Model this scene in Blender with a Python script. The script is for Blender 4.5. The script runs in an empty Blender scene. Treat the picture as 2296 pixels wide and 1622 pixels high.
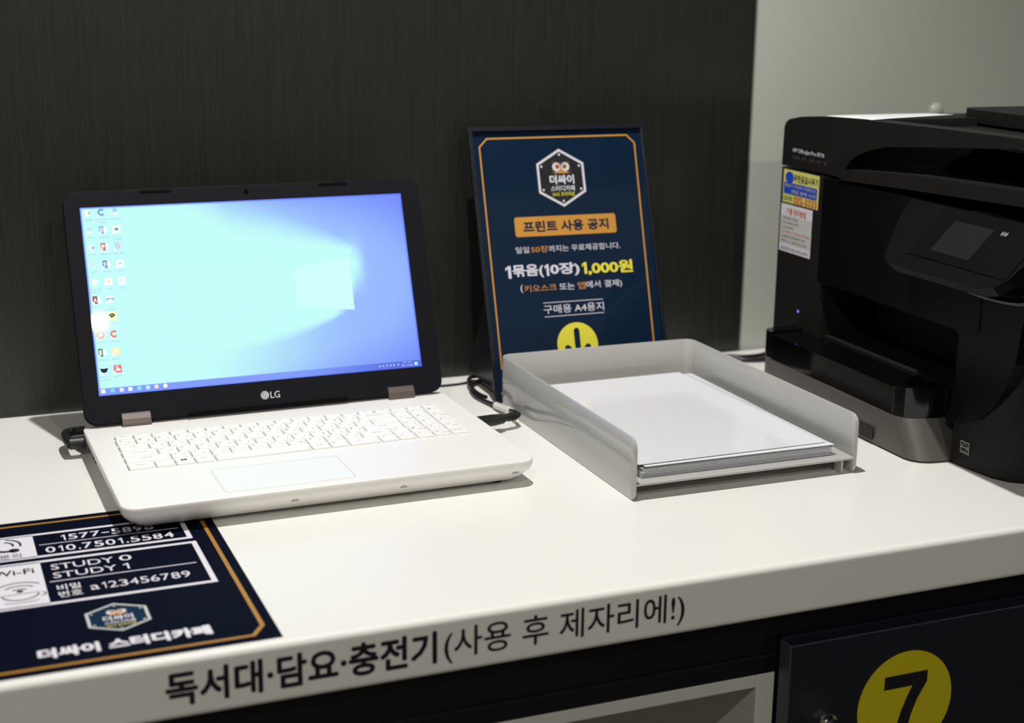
import bpy, math, random
from mathutils import Vector, Matrix

random.seed(4)
sc = bpy.context.scene
col = sc.collection
PI = math.pi

# ------------------------------------------------------------------ camera
cam_data = bpy.data.cameras.new('camera')
cam = bpy.data.objects.new('camera', cam_data)
col.objects.link(cam)
cam.location = (-0.9903, -0.9671, 0.4613)
cam.rotation_euler = (1.3211, -0.0115, -0.3847)
cam_data.sensor_fit = 'HORIZONTAL'
cam_data.sensor_width = 36.0
cam_data.lens = 36.0 * 3291.6 / 2296.0
cam_data.clip_start = 0.02
cam_data.dof.use_dof = True
cam_data.dof.focus_distance = 1.42
cam_data.dof.aperture_fstop = 5.0
sc.camera = cam

# ------------------------------------------------------------------ world, lamps, exposure
W = bpy.data.worlds.new('world')
sc.world = W
W.use_nodes = True
bg = W.node_tree.nodes['Background']
bg.inputs[0].default_value = (1.0, 0.95, 0.84, 1)
bg.inputs[1].default_value = 0.10


def lamp(name, kind, loc, power, color, target=None, **kw):
    d = bpy.data.lights.new(name, kind)
    d.energy = power
    d.color = color
    for k, v in kw.items():
        setattr(d, k, v)
    o = bpy.data.objects.new(name, d)
    o.location = loc
    if target is not None:
        o.rotation_euler = (Vector(target) - Vector(loc)).to_track_quat('-Z', 'Y').to_euler()
    col.objects.link(o)
    return o


lamp('ceiling_spot', 'SPOT', (-0.58, 0.15, 1.80), 134, (1.0, 0.983, 0.955), (-0.56, 0.28, 0.0),
     spot_size=math.radians(84), spot_blend=0.9, shadow_soft_size=0.022)
lamp('room_downlight_far', 'SPOT', (-1.75, -1.90, 1.90), 66, (1.0, 0.99, 0.90), (-0.6, 0.1, 0.0),
     spot_size=math.radians(120), spot_blend=0.8, shadow_soft_size=0.03)
lamp('room_downlight', 'SPOT', (-0.32, -2.70, 1.88), 52, (1.0, 0.985, 0.88), (-0.7, 0.0, 0.0),
     spot_size=math.radians(120), spot_blend=0.8, shadow_soft_size=0.008)

sc.view_settings.view_transform = 'Standard'
sc.view_settings.look = 'None'
sc.view_settings.gamma = 1.0
sc.view_settings.use_curve_mapping = False
sc.view_settings.exposure = 0.0


# ------------------------------------------------------------------ materials
def lin(c):
    c = c / 255.0
    return c / 12.92 if c <= 0.04045 else ((c + 0.055) / 1.055) ** 2.4


def rgb(r, g, b):
    return (lin(r), lin(g), lin(b), 1.0)


def mat(name, color, rough=0.5, metal=0.0, spec=0.5, coat=0.0, emit=None, estr=1.0, bump=0.0, bscale=800.0):
    m = bpy.data.materials.new(name)
    m.use_nodes = True
    nt = m.node_tree
    b = nt.nodes['Principled BSDF']
    b.inputs['Base Color'].default_value = color
    b.inputs['Roughness'].default_value = rough
    b.inputs['Metallic'].default_value = metal
    b.inputs['Specular IOR Level'].default_value = spec
    b.inputs['Coat Weight'].default_value = coat
    b.inputs['Coat Roughness'].default_value = 0.05
    if emit is not None:
        b.inputs['Emission Color'].default_value = emit
        b.inputs['Emission Strength'].default_value = estr
    if bump:
        tc = nt.nodes.new('ShaderNodeTexCoord')
        n = nt.nodes.new('ShaderNodeTexNoise')
        n.inputs['Scale'].default_value = bscale
        n.inputs['Detail'].default_value = 2
        bp = nt.nodes.new('ShaderNodeBump')
        bp.inputs['Strength'].default_value = bump
        bp.inputs['Distance'].default_value = 0.001
        nt.links.new(tc.outputs['Object'], n.inputs['Vector'])
        nt.links.new(n.outputs['Fac'], bp.inputs['Height'])
        nt.links.new(bp.outputs['Normal'], b.inputs['Normal'])
    return m


M = {}
M['stone'] = mat('white_solid_surface', rgb(228, 226, 221), 0.28, spec=0.4)
nt = M['stone'].node_tree
b = nt.nodes['Principled BSDF']
tc = nt.nodes.new('ShaderNodeTexCoord')
vo = nt.nodes.new('ShaderNodeTexVoronoi'); vo.inputs['Scale'].default_value = 90
rp = nt.nodes.new('ShaderNodeValToRGB')
rp.color_ramp.elements[0].position = 0.0; rp.color_ramp.elements[0].color = rgb(233, 231, 226)
rp.color_ramp.elements[1].position = 0.16; rp.color_ramp.elements[1].color = rgb(228, 226, 221)
nt.links.new(tc.outputs['Object'], vo.inputs['Vector'])
nt.links.new(vo.outputs['Distance'], rp.inputs['Fac'])
nt.links.new(rp.outputs['Color'], b.inputs['Base Color'])

M['wood'] = mat('dark_wood_grain', rgb(52, 50, 46), 0.33, spec=0.5)
nt = M['wood'].node_tree
b = nt.nodes['Principled BSDF']
tc = nt.nodes.new('ShaderNodeTexCoord')
mp = nt.nodes.new('ShaderNodeMapping'); mp.inputs['Scale'].default_value = (110, 110, 3.0)
nz = nt.nodes.new('ShaderNodeTexNoise'); nz.inputs['Scale'].default_value = 3.2; nz.inputs['Detail'].default_value = 5; nz.inputs['Distortion'].default_value = 1.2
rp = nt.nodes.new('ShaderNodeValToRGB')
rp.color_ramp.elements[0].position = 0.3; rp.color_ramp.elements[0].color = rgb(31, 32, 29)
rp.color_ramp.elements[1].position = 0.7; rp.color_ramp.elements[1].color = rgb(40, 41, 37)
nt.links.new(tc.outputs['Object'], mp.inputs['Vector'])
nt.links.new(mp.outputs['Vector'], nz.inputs['Vector'])
nt.links.new(nz.outputs['Fac'], rp.inputs['Fac'])
nt.links.new(rp.outputs['Color'], b.inputs['Base Color'])
bp = nt.nodes.new('ShaderNodeBump'); bp.inputs['Strength'].default_value = 0.22; bp.inputs['Distance'].default_value = 0.0008
nt.links.new(nz.outputs['Fac'], bp.inputs['Height'])
nt.links.new(bp.outputs['Normal'], b.inputs['Normal'])

M['wall'] = mat('white_wall_paint', rgb(198, 200, 190), 0.38, bump=0.05, bscale=60)
M['ceil'] = mat('ceiling_paint', rgb(46, 46, 46), 0.8)
M['floor'] = mat('floor_vinyl', rgb(90, 82, 74), 0.5)
M['lap_white'] = mat('laptop_white_plastic', rgb(232, 229, 225), 0.33, spec=0.45)
M['key_white'] = mat('key_white_plastic', rgb(236, 234, 230), 0.4)
M['key_shade'] = mat('key_gap_shade', rgb(128, 124, 121), 0.5)
M['key_print'] = mat('key_legend_grey', rgb(165, 168, 180), 0.5)
M['key_print_o'] = mat('key_legend_orange', rgb(228, 196, 150), 0.5)
M['pad'] = mat('touchpad_white', rgb(230, 229, 228), 0.33)
M['pad_line'] = mat('touchpad_groove', rgb(184, 182, 180), 0.5)
M['bezel'] = mat('lid_black_plastic', rgb(21, 21, 26), 0.55, spec=0.10, bump=0.08, bscale=1500)
M['bezel_dark'] = mat('lid_slot_black', rgb(10, 10, 11), 0.6, spec=0.05)
M['hinge'] = mat('hinge_brown_grey', rgb(105, 94, 90), 0.35, metal=0.4)
M['silver'] = mat('silver_print', rgb(190, 190, 192), 0.4)
M['silver_dark'] = mat('silver_print_shade', rgb(95, 95, 97), 0.4)
M['port'] = mat('port_dark', rgb(40, 38, 38), 0.5)
M['rubber'] = mat('black_rubber', rgb(24, 24, 24), 0.45)
M['tray'] = mat('grey_tray_plastic', rgb(176, 175, 172), 0.10, spec=0.5)
M['paper'] = mat('white_paper', rgb(240, 240, 242), 0.5)
M['paper2'] = mat('white_paper_edge', rgb(205, 206, 212), 0.5)
M['paper_top'] = mat('white_paper_under_film', rgb(240, 240, 242), 0.4, coat=0.35)
M['navy'] = mat('poster_navy', rgb(15, 35, 57), 0.5, spec=0.05)
M['navy_mat'] = mat('mat_navy', rgb(10, 14, 29), 0.6, spec=0.015)
M['gold'] = mat('poster_gold', rgb(205, 143, 52), 0.5)
M['gold_mat'] = mat('mat_gold', rgb(165, 116, 38), 0.45)
M['p_white'] = mat('print_white', rgb(218, 214, 222), 0.5)
M['p_yellow'] = mat('print_yellow', rgb(236, 222, 62), 0.5)
M['p_orange'] = mat('print_orange', rgb(206, 138, 66), 0.5)
M['p_black'] = mat('print_black', rgb(16, 17, 20), 0.5)
M['p_dark'] = mat('print_ink_dark', rgb(24, 28, 38), 0.5)
M['p_brown'] = mat('print_brown', rgb(66, 50, 44), 0.5)
M['p_grey'] = mat('print_grey', rgb(196, 196, 190), 0.5)
M['p_blue'] = mat('print_blue', rgb(28, 70, 190), 0.5)
M['p_teal'] = mat('print_teal', rgb(14, 40, 66), 0.5, spec=0.05)
M['p_red'] = mat('print_red', rgb(214, 92, 52), 0.5)
M['p_lemon'] = mat('print_pale_yellow', rgb(214, 208, 116), 0.5)
M['lettering'] = mat('black_vinyl_letters', rgb(22, 18, 30), 0.4)
M['frame'] = mat('frame_black_plastic', rgb(22, 24, 32), 0.3)
M['frame_edge'] = mat('frame_edge_grey', rgb(84, 82, 80), 0.4)
M['pr_matte'] = mat('printer_matte_black', rgb(29, 28, 27), 0.5, spec=0.15, bump=0.1, bscale=2500)
M['pr_base'] = mat('printer_base_charcoal', rgb(80, 77, 73), 0.42, bump=0.1, bscale=2500)
M['pr_gloss'] = mat('printer_gloss_black', rgb(9, 9, 10), 0.08)
M['pr_fascia'] = mat('printer_satin_black', rgb(10, 10, 11), 0.35, spec=0.12)
M['pr_panel'] = mat('control_panel_black', rgb(12, 12, 12), 0.45, spec=0.1)
M['pr_dark'] = mat('printer_cavity_black', rgb(8, 8, 8), 0.6)
M['pr_screen'] = mat('printer_screen_off', rgb(26, 27, 27), 0.3, spec=0.3)
M['led'] = mat('blue_indicator', rgb(40, 60, 200), 0.4, emit=rgb(110, 130, 255), estr=1.2)
M['cable'] = mat('black_cable', rgb(30, 28, 28), 0.35)
M['tag'] = mat('white_cable_label', rgb(226, 224, 218), 0.5)
M['locker'] = mat('locker_navy', rgb(18, 22, 34), 0.45)
M['locker_highlight'] = mat('locker_edge_highlight', rgb(60, 66, 74), 0.4)
M['rail'] = mat('black_gloss_rail', rgb(16, 17, 22), 0.2)
M['cab'] = mat('white_cabinet_board', rgb(196, 196, 188), 0.5)
M['num_yellow'] = mat('number_disc_yellow', rgb(200, 182, 14), 0.5)
M['chrome'] = mat('chrome', rgb(210, 206, 198), 0.15, metal=1.0)
M['fit'] = mat('pale_fitting', rgb(190, 191, 184), 0.2)


def film(name, tint, fac=0.04, rough=0.05):
    m = bpy.data.materials.new(name)
    m.use_nodes = True
    nt = m.node_tree
    nt.nodes.clear()
    out = nt.nodes.new('ShaderNodeOutputMaterial')
    mx = nt.nodes.new('ShaderNodeMixShader')
    tr = nt.nodes.new('ShaderNodeBsdfTransparent'); tr.inputs[0].default_value = tint
    gl = nt.nodes.new('ShaderNodeBsdfGlossy'); gl.inputs['Roughness'].default_value = rough
    lw = nt.nodes.new('ShaderNodeLayerWeight'); lw.inputs['Blend'].default_value = 0.5
    pw = nt.nodes.new('ShaderNodeMath'); pw.operation = 'POWER'; pw.inputs[1].default_value = 5.0
    ad_ = nt.nodes.new('ShaderNodeMath'); ad_.operation = 'MULTIPLY_ADD'; ad_.inputs[1].default_value = 0.32; ad_.inputs[2].default_value = fac
    ad_.use_clamp = True
    nt.links.new(lw.outputs['Facing'], pw.inputs[0])
    nt.links.new(pw.outputs[0], ad_.inputs[0])
    nt.links.new(ad_.outputs[0], mx.inputs[0])
    nt.links.new(tr.outputs[0], mx.inputs[1])
    nt.links.new(gl.outputs[0], mx.inputs[2])
    nt.links.new(mx.outputs[0], out.inputs[0])
    return m


M['clear'] = film('clear_acrylic', (0.97, 0.98, 0.99, 1))
M['sleeve'] = film('clear_plastic_sleeve', (0.992, 0.993, 0.996, 1), fac=0.03, rough=0.12)

_em = {}


def em(r, g, b):
    k = (r, g, b)
    if k not in _em:
        _em[k] = mat('screen_pixels_%02x%02x%02x' % k, (0, 0, 0, 1), 0.02, emit=rgb(r, g, b), estr=1.0, spec=0.35)
    return _em[k]


# wallpaper: what the display emits, stored per vertex
M['screen'] = mat('display_wallpaper', (0, 0, 0, 1), 0.02, emit=(1, 1, 1, 1), estr=1.0, spec=0.35)
_n = M['screen'].node_tree
_a = _n.nodes.new('ShaderNodeAttribute'); _a.attribute_name = 'pixels'
_n.links.new(_a.outputs['Color'], _n.nodes['Principled BSDF'].inputs['Emission Color'])

# ------------------------------------------------------------------ text shapes
_tcache = {}


def text_geom(body, bold=0.0):
    k = (body, bold)
    if k in _tcache:
        return _tcache[k]
    c = bpy.data.curves.new('text_source', 'FONT')
    c.body = body
    c.resolution_u = 3
    o = bpy.data.objects.new('text_source', c)
    col.objects.link(o)
    dg = bpy.context.evaluated_depsgraph_get()
    me = bpy.data.meshes.new_from_object(o.evaluated_get(dg))
    vs = [(v.co.x, v.co.y, 0.0) for v in me.vertices]
    fs = [tuple(p.vertices) for p in me.polygons]
    bpy.data.objects.remove(o)
    bpy.data.meshes.remove(me)
    bpy.data.curves.remove(c)
    if bold and vs:
        n = len(vs)
        V2, F2 = [], []
        offs = [(math.cos(i * PI / 4) * bold, math.sin(i * PI / 4) * bold) for i in range(8)] + [(0, 0)]
        for i, (dx, dy) in enumerate(offs):
            V2 += [(x + dx, y + dy, 1e-5 * i) for x, y, _z in vs]
            F2 += [tuple(a + n * i for a in f) for f in fs]
        vs, fs = V2, F2
    if vs:
        x0 = min(v[0] for v in vs); x1 = max(v[0] for v in vs)
        y0 = min(v[1] for v in vs); y1 = max(v[1] for v in vs)
        sx = 1 / max(x1 - x0, 1e-6); sy = 1 / max(y1 - y0, 1e-6)
        vs = [((x - x0) * sx, (y - y0) * sy, z_) for x, y, z_ in vs]
    _tcache[k] = (vs, fs)
    return _tcache[k]


def one_poly(bold):
    w = bold
    return [(1 - w, 0.0), (1.0, 0.0), (1.0, 1.0), (1 - w * .75, 1.0), (0.0, 0.82), (0.0, 0.82 - w * .42), (1 - w, 0.80)]


# ------------------------------------------------------------------ mesh builder
class MB:
    def __init__(self):
        self.v, self.f, self.m, self.s = [], [], [], []
        self.mats = []

    def mi(self, m):
        if m not in self.mats:
            self.mats.append(m)
        return self.mats.index(m)

    def add(self, vs, fs, m, smooth=False):
        n = len(self.v)
        self.v += [tuple(v) for v in vs]
        i = self.mi(m)
        for f in fs:
            self.f.append(tuple(a + n for a in f)); self.m.append(i); self.s.append(smooth)

    def box(self, x0, y0, z0, x1, y1, z1, m):
        vs = [(x, y, z) for z in (z0, z1) for y in (y0, y1) for x in (x0, x1)]
        self.add(vs, [(0, 2, 3, 1), (4, 5, 7, 6), (0, 1, 5, 4), (2, 6, 7, 3), (0, 4, 6, 2), (1, 3, 7, 5)], m)

    def prism(self, poly, P, h0, h1, m, smooth=False):
        """polygon (x,y) counter-clockwise, mapped by P(x,y,h), from h0 to h1"""
        n = len(poly)
        vs = [P(x, y, h0) for x, y in poly] + [P(x, y, h1) for x, y in poly]
        self.add(vs, [tuple(range(n - 1, -1, -1)), tuple(range(n, 2 * n))], m)
        self.add(vs, [(i, (i + 1) % n, n + (i + 1) % n, n + i) for i in range(n)], m, smooth)

    def flat(self, poly, P, h, m):
        self.add([P(x, y, h) for x, y in poly], [tuple(range(len(poly)))], m)

    def stroke(self, pts, w, P, h, m, closed=False):
        """a flat line of width w with mitred joints"""
        n = len(pts)
        L, R = [], []
        for i in range(n):
            p = Vector(pts[i])
            a = Vector(pts[i - 1]) if (closed or i > 0) else None
            c = Vector(pts[(i + 1) % n]) if (closed or i < n - 1) else None
            d1 = (p - a).normalized() if a is not None else None
            d2 = (c - p).normalized() if c is not None else None
            if d1 is None: d1 = d2
            if d2 is None: d2 = d1
            n1 = Vector((-d1.y, d1.x)); n2 = Vector((-d2.y, d2.x))
            mm = (n1 + n2)
            if mm.length < 1e-6: mm = n1
            mm.normalize()
            k = w / 2 / max(0.35, mm.dot(n1))
            L.append(p + mm * k); R.append(p - mm * k)
        vs = [P(q.x, q.y, h) for q in L] + [P(q.x, q.y, h) for q in R]
        fs = [(i, n + i, n + (i + 1) % n, (i + 1) % n) for i in range(n if closed else n - 1)]
        self.add(vs, fs, m)

    def disc(self, cx, cy, r, P, h, m, ry=None, n=32):
        ry = r if ry is None else ry
        self.flat([(cx + r * math.cos(2 * PI * i / n), cy + ry * math.sin(2 * PI * i / n)) for i in range(n)], P, h, m)

    def arc(self, cx, cy, r, a0, a1, w, P, h, m, n=14, ry=None):
        ry = r if ry is None else ry
        self.stroke([(cx + r * math.cos(math.radians(a0 + (a1 - a0) * i / n)), cy + ry * math.sin(math.radians(a0 + (a1 - a0) * i / n))) for i in range(n + 1)], w, P, h, m)

    def rect(self, x0, y0, x1, y1, P, h, m):
        self.flat([(x0, y0), (x1, y0), (x1, y1), (x0, y1)], P, h, m)

    def text(self, body, box, P, h, m, bold=0.0):
        vs, fs = text_geom(body, bold)
        x0, y0, x1, y1 = box
        self.add([P(x0 + (x1 - x0) * x, y0 + (y1 - y0) * y, h + z_) for x, y, z_ in vs], fs, m)

    def one(self, box, P, h, m, w=0.5):
        x0, y0, x1, y1 = box
        self.flat([(x0 + (x1 - x0) * a, y0 + (y1 - y0) * b_) for a, b_ in one_poly(w)], P, h, m)

    def digits(self, body, box, P, h, m, bold=0.0, w=0.42):
        """evenly spaced wide digits"""
        x0, y0, x1, y1 = box
        wd = {'.': .42, '-': .85, '1': .72}
        adv = [wd.get(c, 1.0) for c in body]
        k = (x1 - x0) / (sum(adv) - .14)
        x = x0
        for c, a in zip(body, adv):
            cw = (a - .16) * k
            if c == '1': self.one((x + cw * .22, y0, x + cw * .85, y1), P, h, m, w)
            elif c == '.': self.rect(x + cw * .2, y0, x + cw * .85, y0 + (y1 - y0) * .2, P, h, m)
            elif c == '-': self.rect(x, y0 + (y1 - y0) * .42, x + cw, y0 + (y1 - y0) * .56, P, h, m)
            elif c == 'a': self.text(c, (x, y0, x + cw, y0 + (y1 - y0) * .74), P, h, m, bold)
            else: self.text(c, (x, y0, x + cw, y1), P, h, m, bold)
            x += a * k

    def tube(self, pts, r, m, n=10, sub=6, r1=None):
        """smooth tube through points (Catmull-Rom)"""
        P = [Vector(p) for p in pts]
        path = []
        for i in range(len(P) - 1):
            a = P[max(i - 1, 0)]; b_ = P[i]; c = P[i + 1]; d = P[min(i + 2, len(P) - 1)]
            for k in range(sub):
                t = k / sub
                path.append(0.5 * ((2 * b_) + (c - a) * t + (2 * a - 5 * b_ + 4 * c - d) * t * t + (3 * b_ - a - 3 * c + d) * t ** 3))
        path.append(P[-1])
        vs = []
        up = Vector((0, 0, 1))
        for i, p in enumerate(path):
            d = (path[min(i + 1, len(path) - 1)] - path[max(i - 1, 0)]).normalized()
            u = up if abs(d.dot(up)) < 0.95 else Vector((1, 0, 0))
            s = d.cross(u).normalized(); u = s.cross(d)
            rr = r if r1 is None else r + (r1 - r) * i / (len(path) - 1)
            vs += [p + (s * math.cos(2 * PI * k / n) + u * math.sin(2 * PI * k / n)) * rr for k in range(n)]
        q = len(path)
        fs = [(i * n + k, i * n + (k + 1) % n, (i + 1) * n + (k + 1) % n, (i + 1) * n + k) for i in range(q - 1) for k in range(n)]
        self.add(vs, fs, m, True)
        self.add(vs, [tuple(range(n - 1, -1, -1)), tuple(range((q - 1) * n, q * n))], m)

    def lathe(self, prof, C, ax, m, n=28):
        """profile [(r, h)] around axis ax through C"""
        ax = Vector(ax).normalized(); C = Vector(C)
        u = ax.orthogonal().normalized(); w = ax.cross(u)
        vs = [C + ax * h + (u * math.cos(2 * PI * k / n) + w * math.sin(2 * PI * k / n)) * r for r, h in prof for k in range(n)]
        fs = [(i * n + k, i * n + (k + 1) % n, (i + 1) * n + (k + 1) % n, (i + 1) * n + k) for i in range(len(prof) - 1) for k in range(n)]
        self.add(vs, fs, m, True)
        self.add(vs, [tuple(range(n - 1, -1, -1)), tuple(range((len(prof) - 1) * n, len(prof) * n))], m)

    def loft(self, rings, m, smooth=True, cap=True):
        n = len(rings[0])
        vs = [p for r in rings for p in r]
        fs = [(i * n + k, i * n + (k + 1) % n, (i + 1) * n + (k + 1) % n, (i + 1) * n + k) for i in range(len(rings) - 1) for k in range(n)]
        self.add(vs, fs, m, smooth)
        if cap:
            self.add(vs, [tuple(range(n - 1, -1, -1)), tuple(range((len(rings) - 1) * n, len(rings) * n))], m)

    def build(self, name, parent=None, bevel=0.0, segs=2, **props):
        me = bpy.data.meshes.new(name)
        me.from_pydata(self.v, [], self.f)
        for m in self.mats:
            me.materials.append(m)
        me.polygons.foreach_set('material_index', self.m)
        me.polygons.foreach_set('use_smooth', self.s)
        me.update()
        o = bpy.data.objects.new(name, me)
        col.objects.link(o)
        if parent is not None:
            o.parent = parent
        if bevel:
            md = o.modifiers.new('bevel', 'BEVEL')
            md.width = bevel; md.segments = segs; md.limit_method = 'ANGLE'; md.angle_limit = math.radians(40)
        for k, v in props.items():
            o[k] = v
        return o


def thing(name, label, cat, loc=(0, 0, 0), rz=0.0, group=None):
    o = bpy.data.objects.new(name, None)
    o.empty_display_size = 0.02
    o.location = loc
    o.rotation_euler = (0, 0, rz)
    col.objects.link(o)
    o['label'] = label
    o['category'] = cat
    if group: o['group'] = group
    return o


def rrect(x0, y0, x1, y1, r, n=6):
    rs = r if isinstance(r, (tuple, list)) else (r, r, r, r)  # bl, br, tr, tl
    out = []
    for (cx, cy, a0, rr) in ((x0 + rs[0], y0 + rs[0], 180, rs[0]), (x1 - rs[1], y0 + rs[1], 270, rs[1]),
                             (x1 - rs[2], y1 - rs[2], 0, rs[2]), (x0 + rs[3], y1 - rs[3], 90, rs[3])):
        for i in range(n + 1):
            a = math.radians(a0 + 90 * i / n)
            out.append((cx + rr * math.cos(a), cy + rr * math.sin(a)))
    return out


def ring_plate(mb, outer, inner, P, h0, h1, m):
    """plate with one hole; outer and inner have the same number of points"""
    n = len(outer)
    vs = [P(x, y, h) for h in (h0, h1) for ring in (outer, inner) for x, y in ring]
    fs = []
    for i in range(n):
        j = (i + 1) % n
        fs += [(2 * n + i, 2 * n + j, 3 * n + j, 3 * n + i), (i, n + i, n + j, j), (i, j, 2 * n + j, 2 * n + i), (n + i, 3 * n + i, 3 * n + j, n + j)]
    mb.add(vs, fs, m)


XY = lambda x, y, h: (x, y, h)
mm = 0.001

# ================================================================== setting
D = 0.665
mb = MB(); mb.box(-3.2, -3.6, -0.88, 2.6, D + 0.12, -0.85, M['floor'])
o = mb.build('floor', kind='structure', label='floor under the counter')
mb = MB(); mb.box(-3.2, D + 0.006, -0.85, 2.6, D + 0.10, 2.6, M['wall'])
o = mb.build('wall_back', kind='structure', label='white painted wall behind the printer')
mb = MB(); mb.box(-3.2, -3.6, 2.6, 2.6, D + 0.12, 2.65, M['ceil'])
o = mb.build('ceiling', kind='structure', label='ceiling')
mb = MB(); mb.box(-3.2, D, 0.0, 0.0, D + 0.006, 2.6, M['wood'])
o = mb.build('wall_panel', bevel=0.001, kind='structure', label='dark wood-grain panel covering the wall behind the laptop')

# ================================================================== worktop
worktop = thing('worktop', 'long white solid-surface counter top under the laptop, tray and printer', 'counter', (0, 0, 0))
mb = MB(); mb.box(-1.9, 0.0, -0.0475, 1.3, D, 0.0, M['stone'])
mb.build('slab', worktop, bevel=0.0055, segs=6)
FR = lambda x, y, h: (x, -h, y)
mb = MB()
mb.text('독서대·담요·충전기', (-0.8568, -0.0365, -0.6540, -0.0095), FR, 0.0004, M['lettering'], 0.030)
mb.build('lettering', worktop, label='heavy black Korean lettering on the front edge')
mb = MB()
mb.text('(사용 후 제자리에!)', (-0.6483, -0.0385, -0.4420, -0.0095), FR, 0.0004, M['lettering'], 0.008)
mb.build('lettering', worktop, label='thin black Korean lettering in brackets on the front edge')

# rail below the counter
mb = MB()
mb.box(-1.9, 0.020, -0.1075, -0.3386, 0.06, -0.0478, M['rail'])
mb.box(-0.3386, 0.020, -0.0752, 0.9, 0.06, -0.0478, M['rail'])
mb.box(-1.9, 0.017, -0.0925, -0.34, 0.021, -0.0885, M['rail'])
rail = mb.build('rail', bevel=0.001)
rail['label'] = 'glossy black horizontal rail directly under the white counter edge'; rail['category'] = 'rail'

# open white cabinet under the lettering
cab = thing('open_cabinet', 'open white cabinet cubby below the black rail, left of the locker numbered 7', 'cabinet', (-0.339, 0.0205, -0.85))
zt = 0.85 - 0.108
mb = MB(); mb.box(-0.018, 0, 0, 0, 0.5, zt, M['cab']); mb.build('side_panel', cab, bevel=0.0006)
mb = MB(); mb.box(-1.018, 0, 0, -1.0, 0.5, zt, M['cab']); mb.build('side_panel', cab, bevel=0.0006)
mb = MB(); mb.box(-1.0, 0, zt - 0.0115, -0.018, 0.5, zt, M['cab']); mb.build('top_panel', cab, bevel=0.0006)
mb = MB(); mb.box(-1.0, 0, 0.10, -0.018, 0.5, 0.118, M['cab']); mb.build('bottom_panel', cab, bevel=0.0006)
mb = MB(); mb.box(-1.0, 0.48, 0.118, -0.018, 0.5, zt - 0.0115, M['cab']); mb.build('back_panel', cab)

# locker 7
loc = thing('locker', 'dark navy locker with yellow disc reading 7 under the right end of the counter', 'locker', (-0.338, 0.0, -0.85))
zt = 0.85 - 0.0757
mb = MB(); mb.box(0.003, 0.0162, 0, 0.40, 0.50, zt, M['locker']); mb.build('body', loc, bevel=0.0008)
mb = MB(); mb.box(0.0, 0.0, 0.02, 0.40, 0.0155, zt, M['locker'])
mb.box(-0.0003, -0.0003, 0.02, 0.0012, 0.0157, zt + 0.0001, M['locker_highlight'])  # edge highlight painted as lighter strips, here and along the top
mb.box(0.0, -0.0003, zt - 0.0010, 0.40, 0.0008, zt + 0.0002, M['locker_highlight'])
door = mb.build('door', loc, bevel=0.0004)
LK = lambda x, y, h: (x, -h, y)
mb = MB(); mb.prism([(0.1222 + 0.0500 * math.cos(2 * PI * i / 64), 0.7003 + 0.0500 * math.sin(2 * PI * i / 64)) for i in range(64)], LK, 0.0004, 0.0010, M['num_yellow'])
mb.flat([(0.0985 + .0455 * a, 0.6610 + .0680 * b_) for a, b_ in ((0, 1), (0, .815), (.66, .815), (.56, .68), (.44, .48), (.34, .24), (.29, 0), (.57, 0), (.61, .20), (.68, .40), (.79, .60), (1, .84), (1, 1))], LK, 0.0013, M['p_black'])
mb.build('number_disc', door, label='yellow disc with a black 7')
mb = MB(); mb.lathe([(0.0105, 0.0), (0.0105, 0.003), (0.008, 0.005), (0.0055, 0.010), (0.009, 0.016), (0.0095, 0.020), (0.006, 0.023), (0.0005, 0.0235)], (0.0425, -0.0003, 0.695), (0, -1, 0), M['chrome'])
mb.build('knob', door, label='chrome knob')

# ================================================================== info mat stuck on the counter
MX = (-0.7700, 0.0092); MA = 0.0071
mat_o = thing('desk_mat', 'dark navy information mat with white phone and Wi-Fi boxes, partly under the laptop', 'mat', (MX[0], MX[1], 0.0), MA)
S = lambda x, y, h: (x * mm, y * mm, h)
mb = MB()
mb.box(-0.440, 0.0, 0.0001, 0.0005, 0.3115, 0.0007, M['navy_mat'])
mb.build('sheet', mat_o)
h1, h2 = 0.0009, 0.0011
mb = MB()
mb.stroke([(-430, 301), (-10, 301)], 3.4, S, h1, M['gold_mat'])
mb.stroke([(-9, 303), (-9, 24), (-19, 8.8), (-421, 8.8)], 3.4, S, h1, M['gold_mat'])
mb.build('border_line', mat_o, label='thin gold border')
Wm = M['p_white']
mb = MB()   # phone box
mb.stroke([(-231, 274.5), (-26, 274.5), (-26, 221.5), (-231, 221.5)], 4.2, S, h1, Wm, closed=True)
mb.rect(-231, 222, -151, 274, S, h1, Wm)
mb.stroke([(-147.5, 248.2), (-31.8, 248.2)], 1.2, S, h1, Wm)
mb.digits('1577-5898', (-129.5, 253.0, -51, 266.0), S, h1, Wm, 0.012)
mb.digits('010.7501.5584', (-143.6, 227.8, -37.6, 241.2), S, h1, Wm, 0.012)
mb.text('문의', (-180.5, 224.6, -163.3, 234.5), S, h2, M['p_dark'], 0.0)
# handset
mb.stroke([(-192, 262), (-190, 252), (-184, 245), (-176, 242), (-168, 241.5)], 4.2, S, h2, M['p_dark'])
mb.disc(-191.5, 263, 4.4, S, h2, M['p_dark']); mb.disc(-168, 242.5, 4.4, S, h2, M['p_dark'])
for r in (9, 15):
    mb.arc(-177, 255, r, -15, 75, 1.9, S, h2, M['p_dark'])
mb.build('phone_panel', mat_o, label='white framed panel with two phone numbers')
mb = MB()   # wi-fi box
mb.stroke([(-231, 210), (-25, 210), (-25, 119.5), (-231, 119.5)], 4.4, S, h1, Wm, closed=True)
mb.rect(-231, 120, -150.6, 209.5, S, h1, Wm)
mb.stroke([(-147, 163.6), (-31.5, 163.6)], 1.4, S, h1, Wm)
mb.text('STUDY', (-143.3, 188.2, -93.5, 200.4), S, h1, Wm, 0.004)
mb.text('0', (-89.3, 188.2, -79.2, 200.4), S, h1, Wm, 0.004)
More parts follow.
